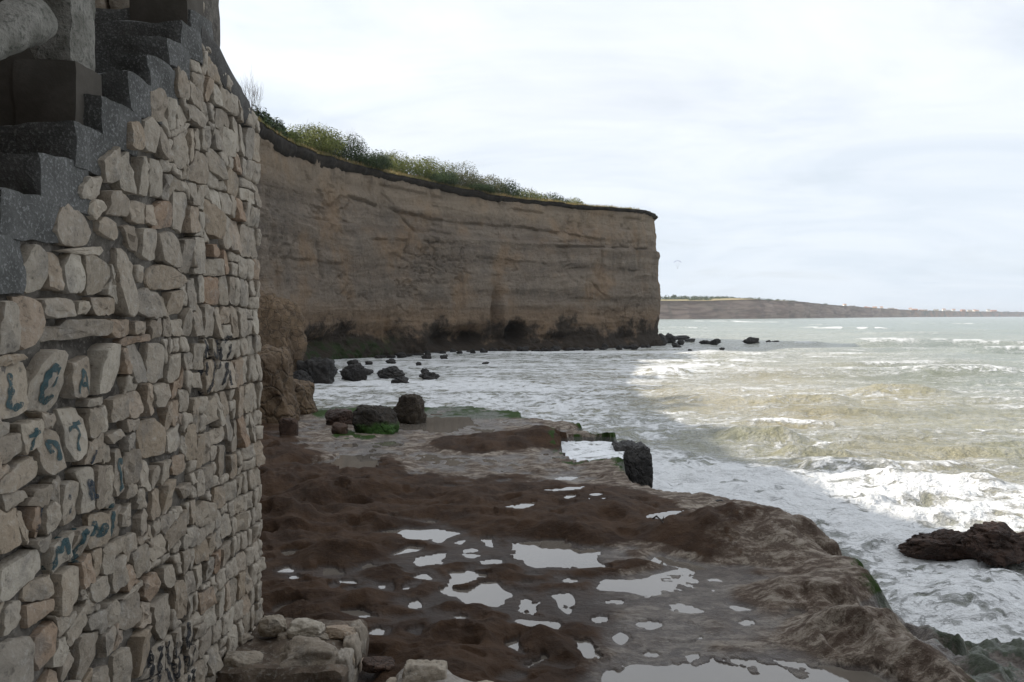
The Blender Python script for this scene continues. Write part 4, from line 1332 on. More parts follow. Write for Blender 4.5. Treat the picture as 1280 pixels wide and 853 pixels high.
for Pm in ([(120, 565), (200, 548), (270, 543), (250, 562), (190, 575)], [(385, 528), (440, 505), (495, 503), (480, 515), (415, 533)], [(300, 500), (420, 487), (490, 484), (470, 498), (350, 506)], [(500, 545), (520, 535), (600, 538), (590, 545)], [(320, 463), (350, 450), (378, 446), (350, 462)],
           [(755, 610), (800, 588), (900, 572), (960, 570), (900, 596), (850, 612)], [(505, 522), (560, 515), (585, 522), (540, 530)]):
    Pp = [gp(600 + x / 3.759, 480 + y / 3.759, ZW + .20) for x, y in Pm]
    Pp = np.array(Pp)
    x0, y0 = Pp.min(0) - 0.4; x1, y1 = Pp.max(0) + 0.4
    m = (X > x0) & (X < x1) & (Y > y0) & (Y < y1)
    sd = sdist(Pp, X[m], Y[m])
    inside = sd > 0
    if inside.sum() < 5: continue
    lev = np.percentile(h[m][inside], 45)
    hv = h[m]
    flat = np.clip(hv, lev - .03, lev + .05)
    hv = hv + (flat - hv) * sstep(sd, -0.35, 0.0)
    hv = np.where(sd > 0, lev - 0.012 + 0.006 * n4[m] + 0.012 * n3[m], np.where(sd > -0.16, np.maximum(hv, lev + 0.006 + 0.02 * n3[m] * 0.2), hv))
    h[m] = hv
    cpp = Pp.mean(0)
    mpools.append((cpp + (Pp - cpp) * 1.06, lev))
# flat-topped soil of the gravelly back part: many shallow pans
px_, py_ = project(X, Y, np.full_like(X, ZW))
back_zone = sstep(py_, 612, 585) * sstep(px_, 340, 460) * (1 - sstep(mnd, 0.02, 0.1))
h += back_zone * (0.020 * fbm(X * 3.2, Y * 1.6 + 90, 0.0, 5, 0.62) + 0.012 * n3)
# the edge
sdA = sdist(edge, X, Y) + 0.22 * n1 + 0.08 * n3 + sstep(px_, 840, 960) * (0.16 * (n2 - .45) + 0.06 * n3)
lip = sstep(sdA, 1.0, 0.35) * sstep(px_, 560, 900)
h += 0.07 * lip
wfall = 0.55 + 2.9 * sstep(py_, 690, 800) * sstep(px_, 960, 1060)
dropA = (2.7 - 0.7 * sstep(py_, 690, 800) * sstep(px_, 960, 1060)) * sstep(-sdA, -0.25 * wfall, wfall)
sdB = sdist(low, X, Y) + 0.25 * n1 + 0.05 * n3
hB = 0.42 + 0.25 * sstep(px_, 1080, 1180) * sstep(py_, 780, 850) + 0.17 * n1 + 0.08 * (n2 - .4) + 0.04 * n3 - 1.6 * sstep(-sdB, -0.5, 0.9)
hB = np.where(sdB < -1.0, -2, hB)
h = np.maximum(h - dropA, hB)
# undercut crags below the lip
h += sstep(-sdA, 0.0, 0.3) * (0.10 * n2 + 0.05 * n3) * sstep(h, -0.8, 0.4)
h = np.where(hole_sd > -0.25, h + (0.35 - h) * sstep(hole_sd + 0.16 * n3 + 0.12 * n1 - 0.02, -0.03, 0.07), h)
h = np.maximum(h, -1.4)
edge_moss = np.clip(sstep(-sdA, -0.55, 0.0) * (0.35 + 0.9 * n1 + .4 * n3) * (1 - .15 * sstep(px_, 1040, 1120) * sstep(py_, 735, 775)) + 1.0 * sstep(py_, 531, 517) * sstep(px_, 380, 400) * sstep(n1 + .5 * n3, -.8, -.2), 0, 1)
edge_moss = np.maximum(edge_moss, np.clip((sdB > -0.3) * sstep(h, 1.15, 0.8) * sstep(0.7 * n1 + n3 + .3 * n4, 0.02, 0.2), 0, 1))
edge_moss = np.maximum(edge_moss, np.clip(sstep(-hole_sd, 0.4, 0.05) * sstep(n3, -.1, .25) * .8, 0, 1))
edge_moss = np.maximum(edge_moss, sstep(np.hypot(X - gp(452, 545)[0], (Y - gp(452, 545)[1]) * .8), 1.0, 0.3) * sstep(n3, -.3, .1))
edge_moss *= np.where((px_ > 820) & (px_ < 1060), 0.45, 1.0)
# brown bare rock against grey silt
brown = np.clip(sstep(px_ + 60 * n1 + 40 * n3 + 0.15 * (py_ - 700), 850, 690) * sstep(py_ + 20 * n1, 588, 618) + sstep(mean, 0.03, 0.07) * (px_ < 700) + sstep(mnd, 0.03, 0.10), 0, 1)
brown *= 1 - 0.75 * sstep(px_, 830, 960) * sstep(mnd, 0.5, 0.25)
brown *= 1 - 0.55 * sstep(px_, 950, 1080)
brown = np.clip(brown + 0.25 * n3 * (brown > .05), 0, 1)
shelf = mesh('rock_shelf', np.stack([X, Y, h], -1).reshape(-1, 3), grid_faces(len(av), nr)[:, ::-1].copy(), None)
attribute(shelf, 'moss', edge_moss)
attribute(shelf, 'brown', brown)
attribute(shelf, 'lift', np.where((sdB > 0.1) & (h > 0.02), np.maximum(h - ZW, -0.12), h - ZW))


def mat_shelf():
    m, g, bs, pos = material('shelf_rock')
    moss, brown, lift = [g.attr(k).outputs['Fac'] for k in ('moss', 'brown', 'lift')]
    a = g.noise(pos, 2.2, 7, 0.62)
    b = g.noise(pos, 14.0, 7, 0.7)
    f = g.noise(pos, 70.0, 4, 0.65)
    st = g.noise(g.vmath('MULTIPLY', pos, (1.0, 1.9, 1.0)), 2.4, 8, 0.7, 0.3)
    cb = g.mix(g.step(a, 0.36, 0.64), (0.034, 0.0185, 0.010), (0.064, 0.036, 0.020))
    cb = g.mix(g.math('MULTIPLY', g.step(b, 0.5, 0.7), 0.45), cb, (0.10, 0.06, 0.036))
    cb = g.mix(g.math('MULTIPLY', g.step(st, 0.50, 0.34), 0.5), cb, (0.028, 0.015, 0.010))
    cg = g.mix(g.step(st, 0.40, 0.62), (0.15, 0.115, 0.088), (0.30, 0.255, 0.205))
    cg = g.mix(g.math('MULTIPLY', g.step(b, 0.50, 0.66), 0.6), cg, (0.07, 0.042, 0.029))
    cg = g.mix(g.math('MULTIPLY', g.step(f, 0.52, 0.66), 0.4), cg, (0.29, 0.25, 0.21))
    fk = g.noise(g.vmath('MULTIPLY', pos, (1.0, 1.6, 1.0)), 4.4, 9, 0.78, 0.4)
    cg = g.mix(g.math('MULTIPLY', g.step(fk, 0.53, 0.45), 0.75), cg, (0.058, 0.036, 0.025))
    cg = g.mix(g.math('MULTIPLY', g.step(fk, 0.53, 0.62), 0.75), cg, (0.36, 0.315, 0.265))
    c = g.mix(g.step(g.math('ADD', brown, g.math('MULTIPLY', g.math('SUBTRACT', b, 0.5), 0.8)), 0.3, 0.7), cg, cb)
    mc = g.mix(b, (0.010, 0.022, 0.004), (0.045, 0.085, 0.012))
    c = g.mix(g.step(g.math('ADD', moss, g.math('MULTIPLY', g.math('SUBTRACT', b, 0.5), 0.9)), 0.35, 0.6), c, mc)
    # seaward faces below the splash line are black with weed
    wet_shade = g.math('MULTIPLY', g.step(g.math('MULTIPLY_ADD', b, 0.02, lift), 0.05, 0.014), 0.5)  # wet margin, widened so the colour also deepens shade in low hollows
    c = g.mix(wet_shade, c, (0.022, 0.015, 0.011))
    c = g.mix(g.math('MULTIPLY', g.step(g.math('MULTIPLY_ADD', a, 0.7, lift), 0.02, -0.35), 0.85), c, g.mix(b, (0.012, 0.013, 0.008), (0.035, 0.035, 0.02)))
    damp = g.math('MULTIPLY', g.step(g.math('MULTIPLY_ADD', f, 0.01, lift), 0.045, 0.008), g.math('MULTIPLY_ADD', brown, -0.5, 1.0))
    dry = g.math('MULTIPLY', b, 0.25)
    rough = g.math('SUBTRACT', g.math('ADD', 0.66, dry), g.math('MULTIPLY', damp, 0.46))
    spec = g.math('MULTIPLY_ADD', damp, 0.40, 0.14)
    hgt = g.math('ADD', g.math('MULTIPLY', f, 0.22), g.math('ADD', b, g.math('MULTIPLY', a, 0.8)))
    setin(g, bs, col=c, rough=rough, spec=spec, nrm=g.bump(hgt, 0.9, 0.04))
    return m


shelf.materials.append(mat_shelf())
obj('rock_shelf', shelf)['kind'] = 'structure'


def mat_pool(name, colr, foam=False):
    m, g, bs, pos = material(name)
    n = g.noise(pos, 9.0, 3, 0.5)
    s = g.noise(pos, 1.3, 4, 0.6)
    setin(g, bs, col=g.mix(s, colr, tuple(c * 1.25 for c in colr)), rough=0.03, ior=1.85, spec=0.5, nrm=g.bump(n, 0.12, 0.004))
    return m


M_POOL = mat_pool('standing_water', (0.125, 0.108, 0.09))
inset = []
EP = np.array(edge)
px0 = [(-14, 24.2), (-14, 3)] + [(3.0, 3)]
pool_edge = [gp(*p) for p in [(1180, 900), (1120, 822), (1075, 780), (1060, 750), (1010, 710), (975, 672), (940, 660), (880, 640), (790, 612), (700, 590), (700, 548), (690, 537), (630, 524), (540, 516), (420, 514)]]
pool_v = [(x, y, ZW) for x, y in px0 + pool_edge]
obj('tide_pool_water', mesh('tide_pool_water', pool_v, [tuple(range(len(pool_v)))], M_POOL, False))['kind'] = 'structure'
# little pools held on top of the big brown mound
for Pp, lev in mpools:
    obj('tide_pool_water', mesh('tide_pool_water', [(x, y, lev) for x, y in Pp], [tuple(range(len(Pp)))], M_POOL, False))['kind'] = 'structure'

def shelf_h(x, y):
    r = np.clip((1 / 3.6 - 1 / y) / (1 / 3.6 - 1 / 31.0) * (nr - 1), 0, nr - 1)
    i = np.argmin(np.abs(av - x / y))
    return h[i, int(round(r))]


# ================================================================== SEA
sea_ctl = np.array([(450, 455, .62, .3), (560, 460, .66, .3), (700, 450, .62, .3), (600, 490, .72, .5), (500, 500, .68, .5), (700, 510, .72, .5), (760, 470, .6, .7), (830, 460, .66, .7), (850, 490, .36, .9), (800, 530, .66, .4),
    (900, 500, .30, 1), (950, 470, .34, .9), (1000, 520, .28, 1), (1100, 500, .28, .8), (1200, 520, .26, .6), (1270, 480, .28, .1), (900, 550, .42, .5), (1000, 555, .40, .6), (1100, 560, .26, .8), (1200, 570, .36, .8), (1270, 560, .3, .5),
    (850, 590, .86, .2), (950, 610, .84, .2), (1080, 610, .80, .4), (1200, 610, .72, .6), (1270, 630, .6, .8), (1100, 660, .92, .2), (1150, 720, .95, .3), (1200, 780, .95, .3), (1270, 740, .90, .3), (1270, 810, .92, .3), (1000, 640, .92, .2),
    (850, 440, .52, .5), (900, 450, .44, .6), (950, 440, .34, .4), (1000, 420, .26, .2), (1100, 425, .26, .2), (1200, 432, .26, .15), (1270, 442, .24, .1), (1150, 462, .32, .3), (1000, 455, .34, .6), (900, 412, .30, .1), (1000, 405, .12, 0),
    (1100, 408, .12, 0), (1200, 405, .10, 0), (1270, 410, .12, 0), (860, 405, .2, 0), (1000, 399.5, .15, 0), (1200, 399, .12, 0), (1280, 400, .12, 0), (900, 399.5, .15, 0), (1250, 600, .45, .8), (1180, 640, .75, .6)])
nA, nR = 800, 560
sa = np.concatenate([np.linspace(-2.6, -0.42, 60, endpoint=False), np.linspace(-0.42, 0.72, nA, endpoint=False), np.linspace(0.72, 2.6, 60)])
sr = 1.0 / np.concatenate([np.linspace(1 / 6.0, 1 / 900.0, nR), 1 / np.geomspace(1000, 28000, 40)])
SA, SR = np.meshgrid(sa, sr, indexing='ij')
sX, sY = SA * SR, SR
dr = np.gradient(sr)[None, :] * np.ones_like(sX)
spx, spy = project(sX, sY, np.zeros_like(sX))
w = np.zeros_like(sX); d_ = np.zeros_like(sX); sl_ = np.zeros_like(sX)
def warpy(py): return 300 * np.sqrt(np.clip((py - 396) / 450.0, 0.0, 3))
for cx, cy, dd, si in sea_ctl:
    k = 1.0 / ((spx - cx) ** 2 * 0.25 + 9.0 * (warpy(spy) - warpy(cy)) ** 2 + 60.0) ** 1.5
    w += k; d_ += k * dd; sl_ += k * si
dens, silt = d_ / w, sl_ / w
sz = np.zeros_like(sX)
crest = np.zeros_like(sX)
calm = 0.30 + 0.7 * sstep(spx, 700, 950)
wxs = sX + 2.2 * fbm(sX * .07, sY * .07, 0.0, 2)
wys = sY + 2.6 * fbm(sX * .06 + 20, sY * .08, 0.0, 2)
for lam, ang_, amp_, ph in ((15.0, 1.45, .34, 0.4), (23.0, 1.30, .30, 2.0), (9.0, 1.75, .15, 1.0), (6.0, 1.1, .08, 2.2), (4.1, 1.6, .05, .3), (45.0, 1.5, .45, 1.0)):
    k = 2 * math.pi / lam
    ph_ = k * (wxs * math.cos(ang_) + wys * math.sin(ang_)) + ph
    s = 0.5 + 0.5 * np.sin(ph_)
    grp = 0.35 + 0.65 * sstep(vn(sX / lam * .45 + lam, sY / lam * .35), -0.3, 0.5)
    fade = np.clip(lam / (3.5 * dr), 0, 1) ** 1.5
    shape = s ** 2.2
    sz += amp_ * (shape - 0.38) * grp * fade * (calm if lam < 40 else 0.6)
    crest += amp_ * sstep(s, 0.82, 1.0) * grp * fade / 0.34
chop = fbm(sX * 0.9, sY * 1.25, 0.0, 4, 0.55) * np.clip(1.2 / (2.2 * dr), 0, 1)
ch2 = fbm(sX * 3.2 + 7, sY * 4.0, 0.0, 3, 0.55) * np.clip(0.35 / (2.2 * dr), 0, 1)
turb = sstep(dens, 0.4, 0.9)
sz += (0.14 + 0.09 * turb) * chop + (0.02 + 0.04 * turb) * ch2 + 0.05 * turb * np.abs(chop)
# open water: thin lines of breakers in the surf
lines = vn(sX * 0.010 + 5, sY * 0.045 + 0.4 * np.sin(sX * .02), 0.0) * 0.6 + vn(sX * 0.035, sY * 0.12 + 9, 0.0) * 0.4
surf = sstep(lines, 0.22, 0.48) * sstep(sY, 45, 75)
surf = np.zeros_like(sX)
# breakers and humps seen in the photograph: (x, y of the crest, half length m, height m, foam, slant)
for px, py, L, H, fo, sl in ((1070, 412, 16, .9, 1, .1), (1150, 418, 24, .6, .7, 0), (1195, 431, 16, .95, 1, -.05), (1120, 428, 9, .6, .8, .15), (1266, 440, 6, .8, 1, 0), (1000, 431, 7, .55, .8, .1), (1100, 455, 17, .30, .75, .08),
        (1215, 458, 8, .25, .6, 0), (955, 448, 5, .3, .8, .1), (895, 456, 4, .3, .8, .1), (832, 466, 2.6, .45, 1, .25), (905, 441, 4, .3, .7, 0), (985, 527, 2.2, .25, .9, -.35), (1110, 575, 3.6, .15, .8, -.12), (1250, 476, 2.5, .25, .7, 0),
        (930, 403, 30, .7, .8, 0), (1210, 406, 26, .7, .8, 0), (1010, 407, 16, .6, .7, 0), (870, 411, 8, .5, .8, 0), (1150, 402, 40, .6, .6, 0), (1260, 415, 20, .5, .6, 0),
        (858, 500, 1.1, .22, 0, 0), (955, 543, 1.9, .42, 0, -.25), (1022, 562, 1.6, .30, 0, -.2), (1068, 583, 1.5, .36, 0.15, -.2), (1130, 494, 2.6, .42, 0, -.1), (1010, 502, 3.2, .26, 0, .05), (1205, 467, 4.5, .45, 0, -.08), (1045, 512, 2.5, .2, 0, 0),
        (1240, 560, 2.6, .25, 0, -.1), (760, 545, 1.6, .2, 0, 0), (930, 600, 1.6, .25, .3, -.2), (1180, 610, 2.0, .2, .4, -.2), (1215, 745, 1.2, .18, .3, .2)):
    cx, cy, _ = on_z(px, py + H * 140 / on_z(px, py, 0)[1], 0.0)
    dx = sX - cx
    dy = sY - cy - sl * dx + 0.03 * dx * dx / L + 0.25 * L * 0.12 * vn(sX * 3 / L + px, sY * 0 + 1.5)
    t = max(0.45, H * 1.5, cy * cy * 3.2e-4)
    ln = sstep(np.abs(dx) * (1 + 0.25 * vn(sX * 2.5 / L, sY * 1.3, 0.0)), L, L * 0.35)
    prof_ = np.where(dy < 0, np.exp(-(dy / (t * .75)) ** 2), np.exp(-(dy / (t * 1.7)) ** 2))
    sz += H * prof_ * ln
    ln = ln * np.clip(0.80 + 0.9 * fbm(sX * 7 / L + py, sY / (t * 2.2), 0.0, 3), 0, 1) if cy > 40 else ln
    if fo:
        tail = np.where(dy < 0, np.exp(-(dy / (t * 1.0)) ** 2), np.exp(-(dy / (t * 2.6)) ** 2))
        surf = np.maximum(surf, fo * tail * ln)
    elif cy < 40:
        dens -= 0.12 * np.exp(-((dy + t * .5) / (t * 1.3)) ** 2) * ln
sea = mesh('sea', np.stack([sX, sY, sz], -1).reshape(-1, 3), grid_faces(len(sa), len(sr))[:, ::-1].copy(), None)
attribute(sea, 'foam', np.clip(dens + 0.16 * crest * sstep(dens, .1, .3), 0, 1.2))
attribute(sea, 'silt', np.clip(silt, 0, 1))
attribute(sea, 'surf', np.clip(surf, 0, 1))


def foam_nodes(g, pos, dens, scale=1.0):
    wv = g.vscale(g.vmath('SUBTRACT', g.noise(pos, 0.55 * scale, 4, 0.6, col=True), (0.5, 0.5, 0.5)), 1.8 / scale)
    wv2 = g.vscale(g.vmath('SUBTRACT', g.noise(pos, 2.6 * scale, 4, 0.65, col=True), (0.5, 0.5, 0.5)), 0.42 / scale)
    q = g.vmath('ADD', g.vmath('ADD', pos, wv), wv2)
    q = g.vmath('MULTIPLY', q, (0.78, 1.22, 0.0))
    big = g.noise(g.vmath('MULTIPLY', q, (0.8, 1.1, 0.0)), 0.40 * scale, 6, 0.6)
    mid = g.noise(q, 2.8 * scale, 9, 0.72)
    v1 = g.noise(q, 0.75 * scale, 6, 0.58)
    v2 = g.noise(g.vmath('ADD', q, (7.3, 2.1, 0.0)), 2.1 * scale, 6, 0.6)
    def ridge(v): return g.math('SUBTRACT', 1.0, g.math('MULTIPLY', g.math('ABSOLUTE', g.math('SUBTRACT', v, 0.5)), 7.0), clamp=True)
    t = g.math('MULTIPLY_ADD', big, 1.2, g.math('SUBTRACT', dens, 0.97))
    t = g.math('ADD', t, g.math('MULTIPLY', g.math('SUBTRACT', mid, 0.5), 1.0))
    t = g.math('ADD', t, g.math('MULTIPLY', g.math('SUBTRACT', ridge(v1), 0.45), 0.42))
    t = g.math('ADD', t, g.math('MULTIPLY', g.math('SUBTRACT', ridge(v2), 0.45), 0.34))
    return t, mid


def mat_sea():
    m, g, bs, pos = material('sea_water')
    dens, silt, surf = [g.attr(k).outputs['Fac'] for k in ('foam', 'silt', 'surf')]
    t, mid = foam_nodes(g, pos, dens)
    foam = g.math('ADD', g.math('MULTIPLY', g.step(t, 0.18, 0.62), 0.92), g.math('MULTIPLY', g.step(t, -0.12, 0.3), 0.16))
    fs = g.step(g.math('ADD', surf, g.math('MULTIPLY', g.math('SUBTRACT', mid, 0.5), 1.6)), 0.45, 0.8)
    foam = g.math('MINIMUM', g.math('MAXIMUM', foam, fs), 1.0)
    a = g.noise(g.vmath('MULTIPLY', pos, (0.06, 0.13, 0.0)), 1.0, 5, 0.6)
    wat = g.mix(g.step(a, 0.35, 0.65), (0.125, 0.155, 0.125), (0.185, 0.21, 0.165))
    wat = g.mix(silt, wat, g.mix(g.step(a, 0.4, 0.6), (0.25, 0.22, 0.135), (0.32, 0.28, 0.175)))
    c = g.mix(foam, wat, g.mix(mid, (0.60, 0.61, 0.62), (0.78, 0.78, 0.77)))
    rough = g.math('MULTIPLY_ADD', foam, 0.6, 0.16)
    rip = g.noise(g.vmath('MULTIPLY', pos, (1.0, 1.7, 0.0)), 2.0, 5, 0.6)
    rip2 = g.noise(g.vmath('MULTIPLY', pos, (1.0, 1.6, 0.0)), 9.0, 4, 0.6)
    hh = g.math('ADD', g.math('MULTIPLY', rip, 0.8), g.math('ADD', g.math('MULTIPLY', rip2, 0.16), g.math('MULTIPLY', foam, 0.25)))
    setin(g, bs, col=c, rough=rough, ior=1.33, nrm=g.bump(hh, 1.0, 0.34))
    return m


M_SEA = mat_sea()
sea.materials.append(M_SEA)
obj('sea', sea)['kind'] = 'structure'


def mat_foamwater():
    m, g, bs, pos = material('surging_foam')
    t, mid = foam_nodes(g, pos, g.node('ShaderNodeValue').outputs[0], 2.2)
    v_ = [n for n in g.n if n.type == 'VALUE'][0]; v_.outputs[0].default_value = 0.86
    foam = g.step(t, 0.2, 0.65)
    setin(g, bs, col=g.mix(foam, (0.22, 0.22, 0.20), (0.82, 0.83, 0.84)), rough=0.6, nrm=g.bump(mid, 0.8, 0.08))
    return m


M_FOAM = mat_foamwater()
# surging water in the gap of the shelf edge, and the small fall pouring into it
hx = np.array(hole)
gx, gy = np.meshgrid(np.linspace(hx[:, 0].min() - .15, hx[:, 0].max() + .15, 60), np.linspace(hx[:, 1].min() - .15, hx[:, 1].max() + .3, 60), indexing='ij')
gz = 1.405 + 0.04 * fbm(gx * 2, gy * 2, 0.0, 4) + 0.02 * fbm(gx * 8, gy * 8, 0.0, 3)
obj('surge_pool_water', mesh('surge_pool_water', np.stack([gx, gy, gz], -1).reshape(-1, 3),
    np.array([f for f in grid_faces(60, 60)[:, ::-1] if sdist(hole, gx, gy).ravel()[f].min() > -0.06]), M_FOAM))['kind'] = 'structure'

# ================================================================== ROCKS
def rock(name, x0, x1, yt, yb, mat, label, seed, z=0.0, group=None, cat='rock', depth=0.8, sub=4, sink=0.35, parent=None, **kw):
    c = on_z((x0 + x1) / 2, yb, z)
    wd = (x1 - x0) / F * c[1]
    dp = wd * depth
    top = at_y((x0 + x1) / 2, yt, c[1] + dp * 0.35)[2]
    hh = max(0.1, top - z)
    me = rock_mesh(name, (wd, dp, hh), mat, seed, sub, sink=sink, **kw)
    o = obj(name, me, None, (c[0], c[1] + dp * 0.42, z - 0.02))
    return tag(o, label, cat, group)


# boulders on the shelf
ZS = ZW + 0.03
rock('mossy_boulder', 436, 497, 505, 543, M_MOSSROCK, 'rounded boulder with bright green moss on its side, beside the pool', 1.3, ZS, 'boulders at the back of the shelf', 'boulder', 0.8, boxy=0.45, amp=.2, cuts=3)
rock('boulder', 482, 532, 491, 529, M_TANROCK, 'angular tan boulder, tallest of those beside the pool', 2.6, ZS, 'boulders at the back of the shelf', 'boulder', 0.8, boxy=0.35, amp=.3, cuts=9)
rock('boulder', 402, 442, 510, 532, M_BROWNROCK, 'low flat brown boulder left of the mossy one', 3.9, ZS, 'boulders at the back of the shelf', 'boulder', 0.8, boxy=0.5, amp=.2)
rock('boulder', 412, 434, 527, 544, M_REDROCK, 'small dark brown stone in front of the low flat boulder', 5.1, ZS, 'boulders at the back of the shelf', 'boulder', 0.9, boxy=0.4, amp=.2, sub=3)
rock('boulder', 346, 370, 521, 546, M_REDROCK, 'squarish red brown stone near the foot of the ochre boulder', 6.1, ZS, 'boulders at the back of the shelf', 'boulder', 0.9, boxy=0.6, amp=.15, sub=3)
# big ochre sandstone mass right behind the wall
o = rock('ochre_boulder', 280, 366, 430, 534, M_OCHRE, 'big rounded ochre sandstone boulder showing past the end of the stone wall', 7.2, ZS - .05, None, 'boulder', 1.0, sub=5, boxy=0.25, amp=.35, cuts=2, fine=.02)
o = rock('ochre_boulder', 330, 392, 472, 521, M_OCHRE, 'lumpy brown boulder leaning on the right of the big ochre one', 8.3, ZS - .05, None, 'boulder', 0.9, sub=5, boxy=0.4, amp=.3, cuts=3, fine=.02)
# outcrop at the foot of the cliff behind
o = rock('rock_outcrop', 262, 374, 356, 482, M_OCHRE, 'sloping brown outcrop at the left end of the cliff, above the dark rocks', 9.9, 0.0, None, 'outcrop', 0.9, sub=5, boxy=0.1, amp=.3, cuts=3, fine=.035)
# rocks in the bay
bay = [(366, 421, 446, 482, 'large black rock heap at the foot of the brown outcrop'), (352, 390, 462, 484, 'low black rock in front of the brown outcrop'), (421, 462, 453, 478, 'black rock in the bay just right of the large heap'),
       (464, 506, 457, 475, 'peaked black rock in the middle of the foam of the bay'), (487, 512, 470, 482, 'low black rock in front of the peaked one'), (522, 551, 464, 476, 'flat black rock at the right of the bay rocks'),
       (525, 536, 460, 467, 'little black rock behind the flat one'), (446, 466, 460, 469, 'half drowned rock between the two bigger bay rocks'), (481, 495, 448, 455, 'small dark rock far back in the bay foam'),
       (519, 527, 452, 457, 'tiny dark rock in the bay foam, right of the far one'), (455, 467, 451, 456, 'small rock near the foot of the mossy cliff base'), (432, 448, 449, 458, 'dark rock behind the rock right of the heap'),
       (548, 560, 443, 449, 'dark stone at the water edge under the cave'), (526, 540, 443, 449, 'dark stone at the water edge left of the cave'), (602, 612, 452, 455, 'speck of rock alone in the foam below the cave')]
for i, (a, b, t, yb, l) in enumerate(bay):
    rock('sea_rock', a, b, t, yb, M_SEAROCK, l, 11.1 + i * 1.7, 0.0, 'black rocks in the bay', 'rock', 0.75, sub=4 if b - a > 20 else 3, cuts=7, amp=.45, fine=.10)
tip = [(818, 836, 416, 432, 'tall dark rock against the foot of the headland'), (828, 848, 416, 429, 'jagged black rock just off the headland'), (838, 866, 419, 425, 'long low black rock off the headland tip'),
       (846, 858, 424, 431, 'black lump in the middle of the tip rocks'), (856, 872, 423, 428, 'flat black rock at the right of the tip rocks'), (838, 853, 428, 435, 'black rock in the foam in front of the tip rocks'),
       (875, 893, 425, 430, 'thin flat black rock apart from the headland'), (888, 903, 423, 431, 'blocky black rock right of the thin flat one'), (930, 953, 421, 430, 'lone square black rock far out in the surf'),
       (957, 966, 425, 429, 'small awash rock right of the lone square rock'), (966, 976, 425.5, 429, 'smallest awash rock, farthest out in the surf'), (899, 907, 434, 438, 'little rock alone in the foam in front of the tip'), (860, 866, 436, 440, 'tiny rock in the foam before the headland tip')]
for i, (a, b, t, yb, l) in enumerate(tip):
    rock('sea_rock', a, b, t, yb, M_SEAROCK, l, 41.7 + i * 1.3, 0.0, 'black rocks off the headland', 'rock', 0.7, sub=3, cuts=6, amp=.5, fine=.12)
r_ = np.random.default_rng(5)
for i in range(34):
    px = 470 + i * 10.4 + r_.uniform(-4, 4)
    yb = np.interp(px, [470, 560, 640, 740, 830], [447, 442, 440, 437.5, 434.5]) + r_.uniform(-0.5, 1.6)
    wdt = r_.uniform(7, 18)
    rock('sea_rock', px - wdt / 2, px + wdt / 2, yb - r_.uniform(3, 8), yb, M_SEAROCK, 'black weedy boulder in the row along the foot of the cliff, ' + ('left of the caves' if px < 570 else 'under the caves' if px < 680 else 'under the headland end'), 70 + i * 2.3, 0.0, 'boulders along the foot of the cliff', 'rock', 0.8, sub=3, cuts=5, amp=.5, fine=.12)
# the rock awash on the right, two lobes of one mass
rk = rock('sea_rock', 1133, 1268, 662, 702, M_BROWNROCK, 'long wet brown rock awash in the white surf at the right', 91.3, -0.12, None, 'rock', 0.38, sub=5, cuts=5, amp=.5, fine=.10, boxy=.2)
rk2 = rock('sea_rock', 1212, 1330, 653, 707, M_BROWNROCK, 'higher knob of brown rock at the right edge of the photo', 96.1, 0.0, None, 'rock', 0.5, sub=5, cuts=5, amp=.5, fine=.10, boxy=.2)
# dark block holding the seaward side of the gap
c = on_z(793, 596, 0.6)
o = obj('edge_block', rock_mesh('edge_block', (0.74, 1.5, 1.42), M_SEAROCK, 101.7, 5, 0.07, 0.035, 0.97, 2, 0.2), None, (c[0] + .02, c[1] - 3.3, 0.22))
c0_ = on_z(795, 575, 1.3)
o.location = (c0_[0] - 0.02, c0_[1] + 0.55, 0.12)
tag(o, 'black square block of rock on the seaward side of the foaming gap', 'rock')
# small stones near the lip
rock('stone', 893, 909, 623, 633, M_SEAROCK, 'black stone on the very edge of the shelf above the surf', 111.0, ZW + .05, None, 'stone', 0.9, sub=3)
# a piece of driftwood on the mound
c = gp(822, 644, ZW + .33)
v_, f_ = join([tube([(-.06, 0, .30), (-.01, .02, .33), (.06, 0, .27), (.09, -.03, .20)], [.012, .014, .014, .01], 5), tube([(.06, 0, .27), (.075, 0, .33)], [.009, .005], 4)])
o = obj('driftwood_twig', mesh('driftwood_twig', v_, f_, M_TWIG), None, (c[0], c[1], shelf_h(*c) - .22))
tag(o, 'short crooked twig lying on the big brown mound', 'twig')

# ------------------------------------------------------------------ masonry ledge at the foot of the wall
def at_z(px, py, z): return on_z(px, py, z)
led = obj('rubble_ledge', None, loc=(-1.55, 6.0, 1.3))
tag(led, 'low broken masonry ledge with loose pale stones on top, at the foot of the wall', 'ledge')
M_LEDGE = mat_simple('earthy_mortar', (0.075, 0.055, 0.04), (0.15, 0.115, 0.085), 5.0, 0.95, 0.03, (0.22, 0.20, 0.17), fine=30)
obj('body', box_mesh('body', -0.62, 0.37, -0.42, 0.62, -0.4, 0.44, M_LEDGE, 0.06, 0.035, 0.06, 3), led)
LS = [(296, 316, 768, 786, .5), (319, 358, 764, 797, .5), (356, 404, 769, 803, .48), (263, 311, 788, 812, .46), (271, 325, 806, 848, .40), (328, 424, 797, 848, .40), (402, 444, 782, 806, .46), (344, 362, 798, 806, .46), (230, 268, 800, 840, .42), (404, 442, 806, 850, .33), (382, 412, 792, 806, .46)]
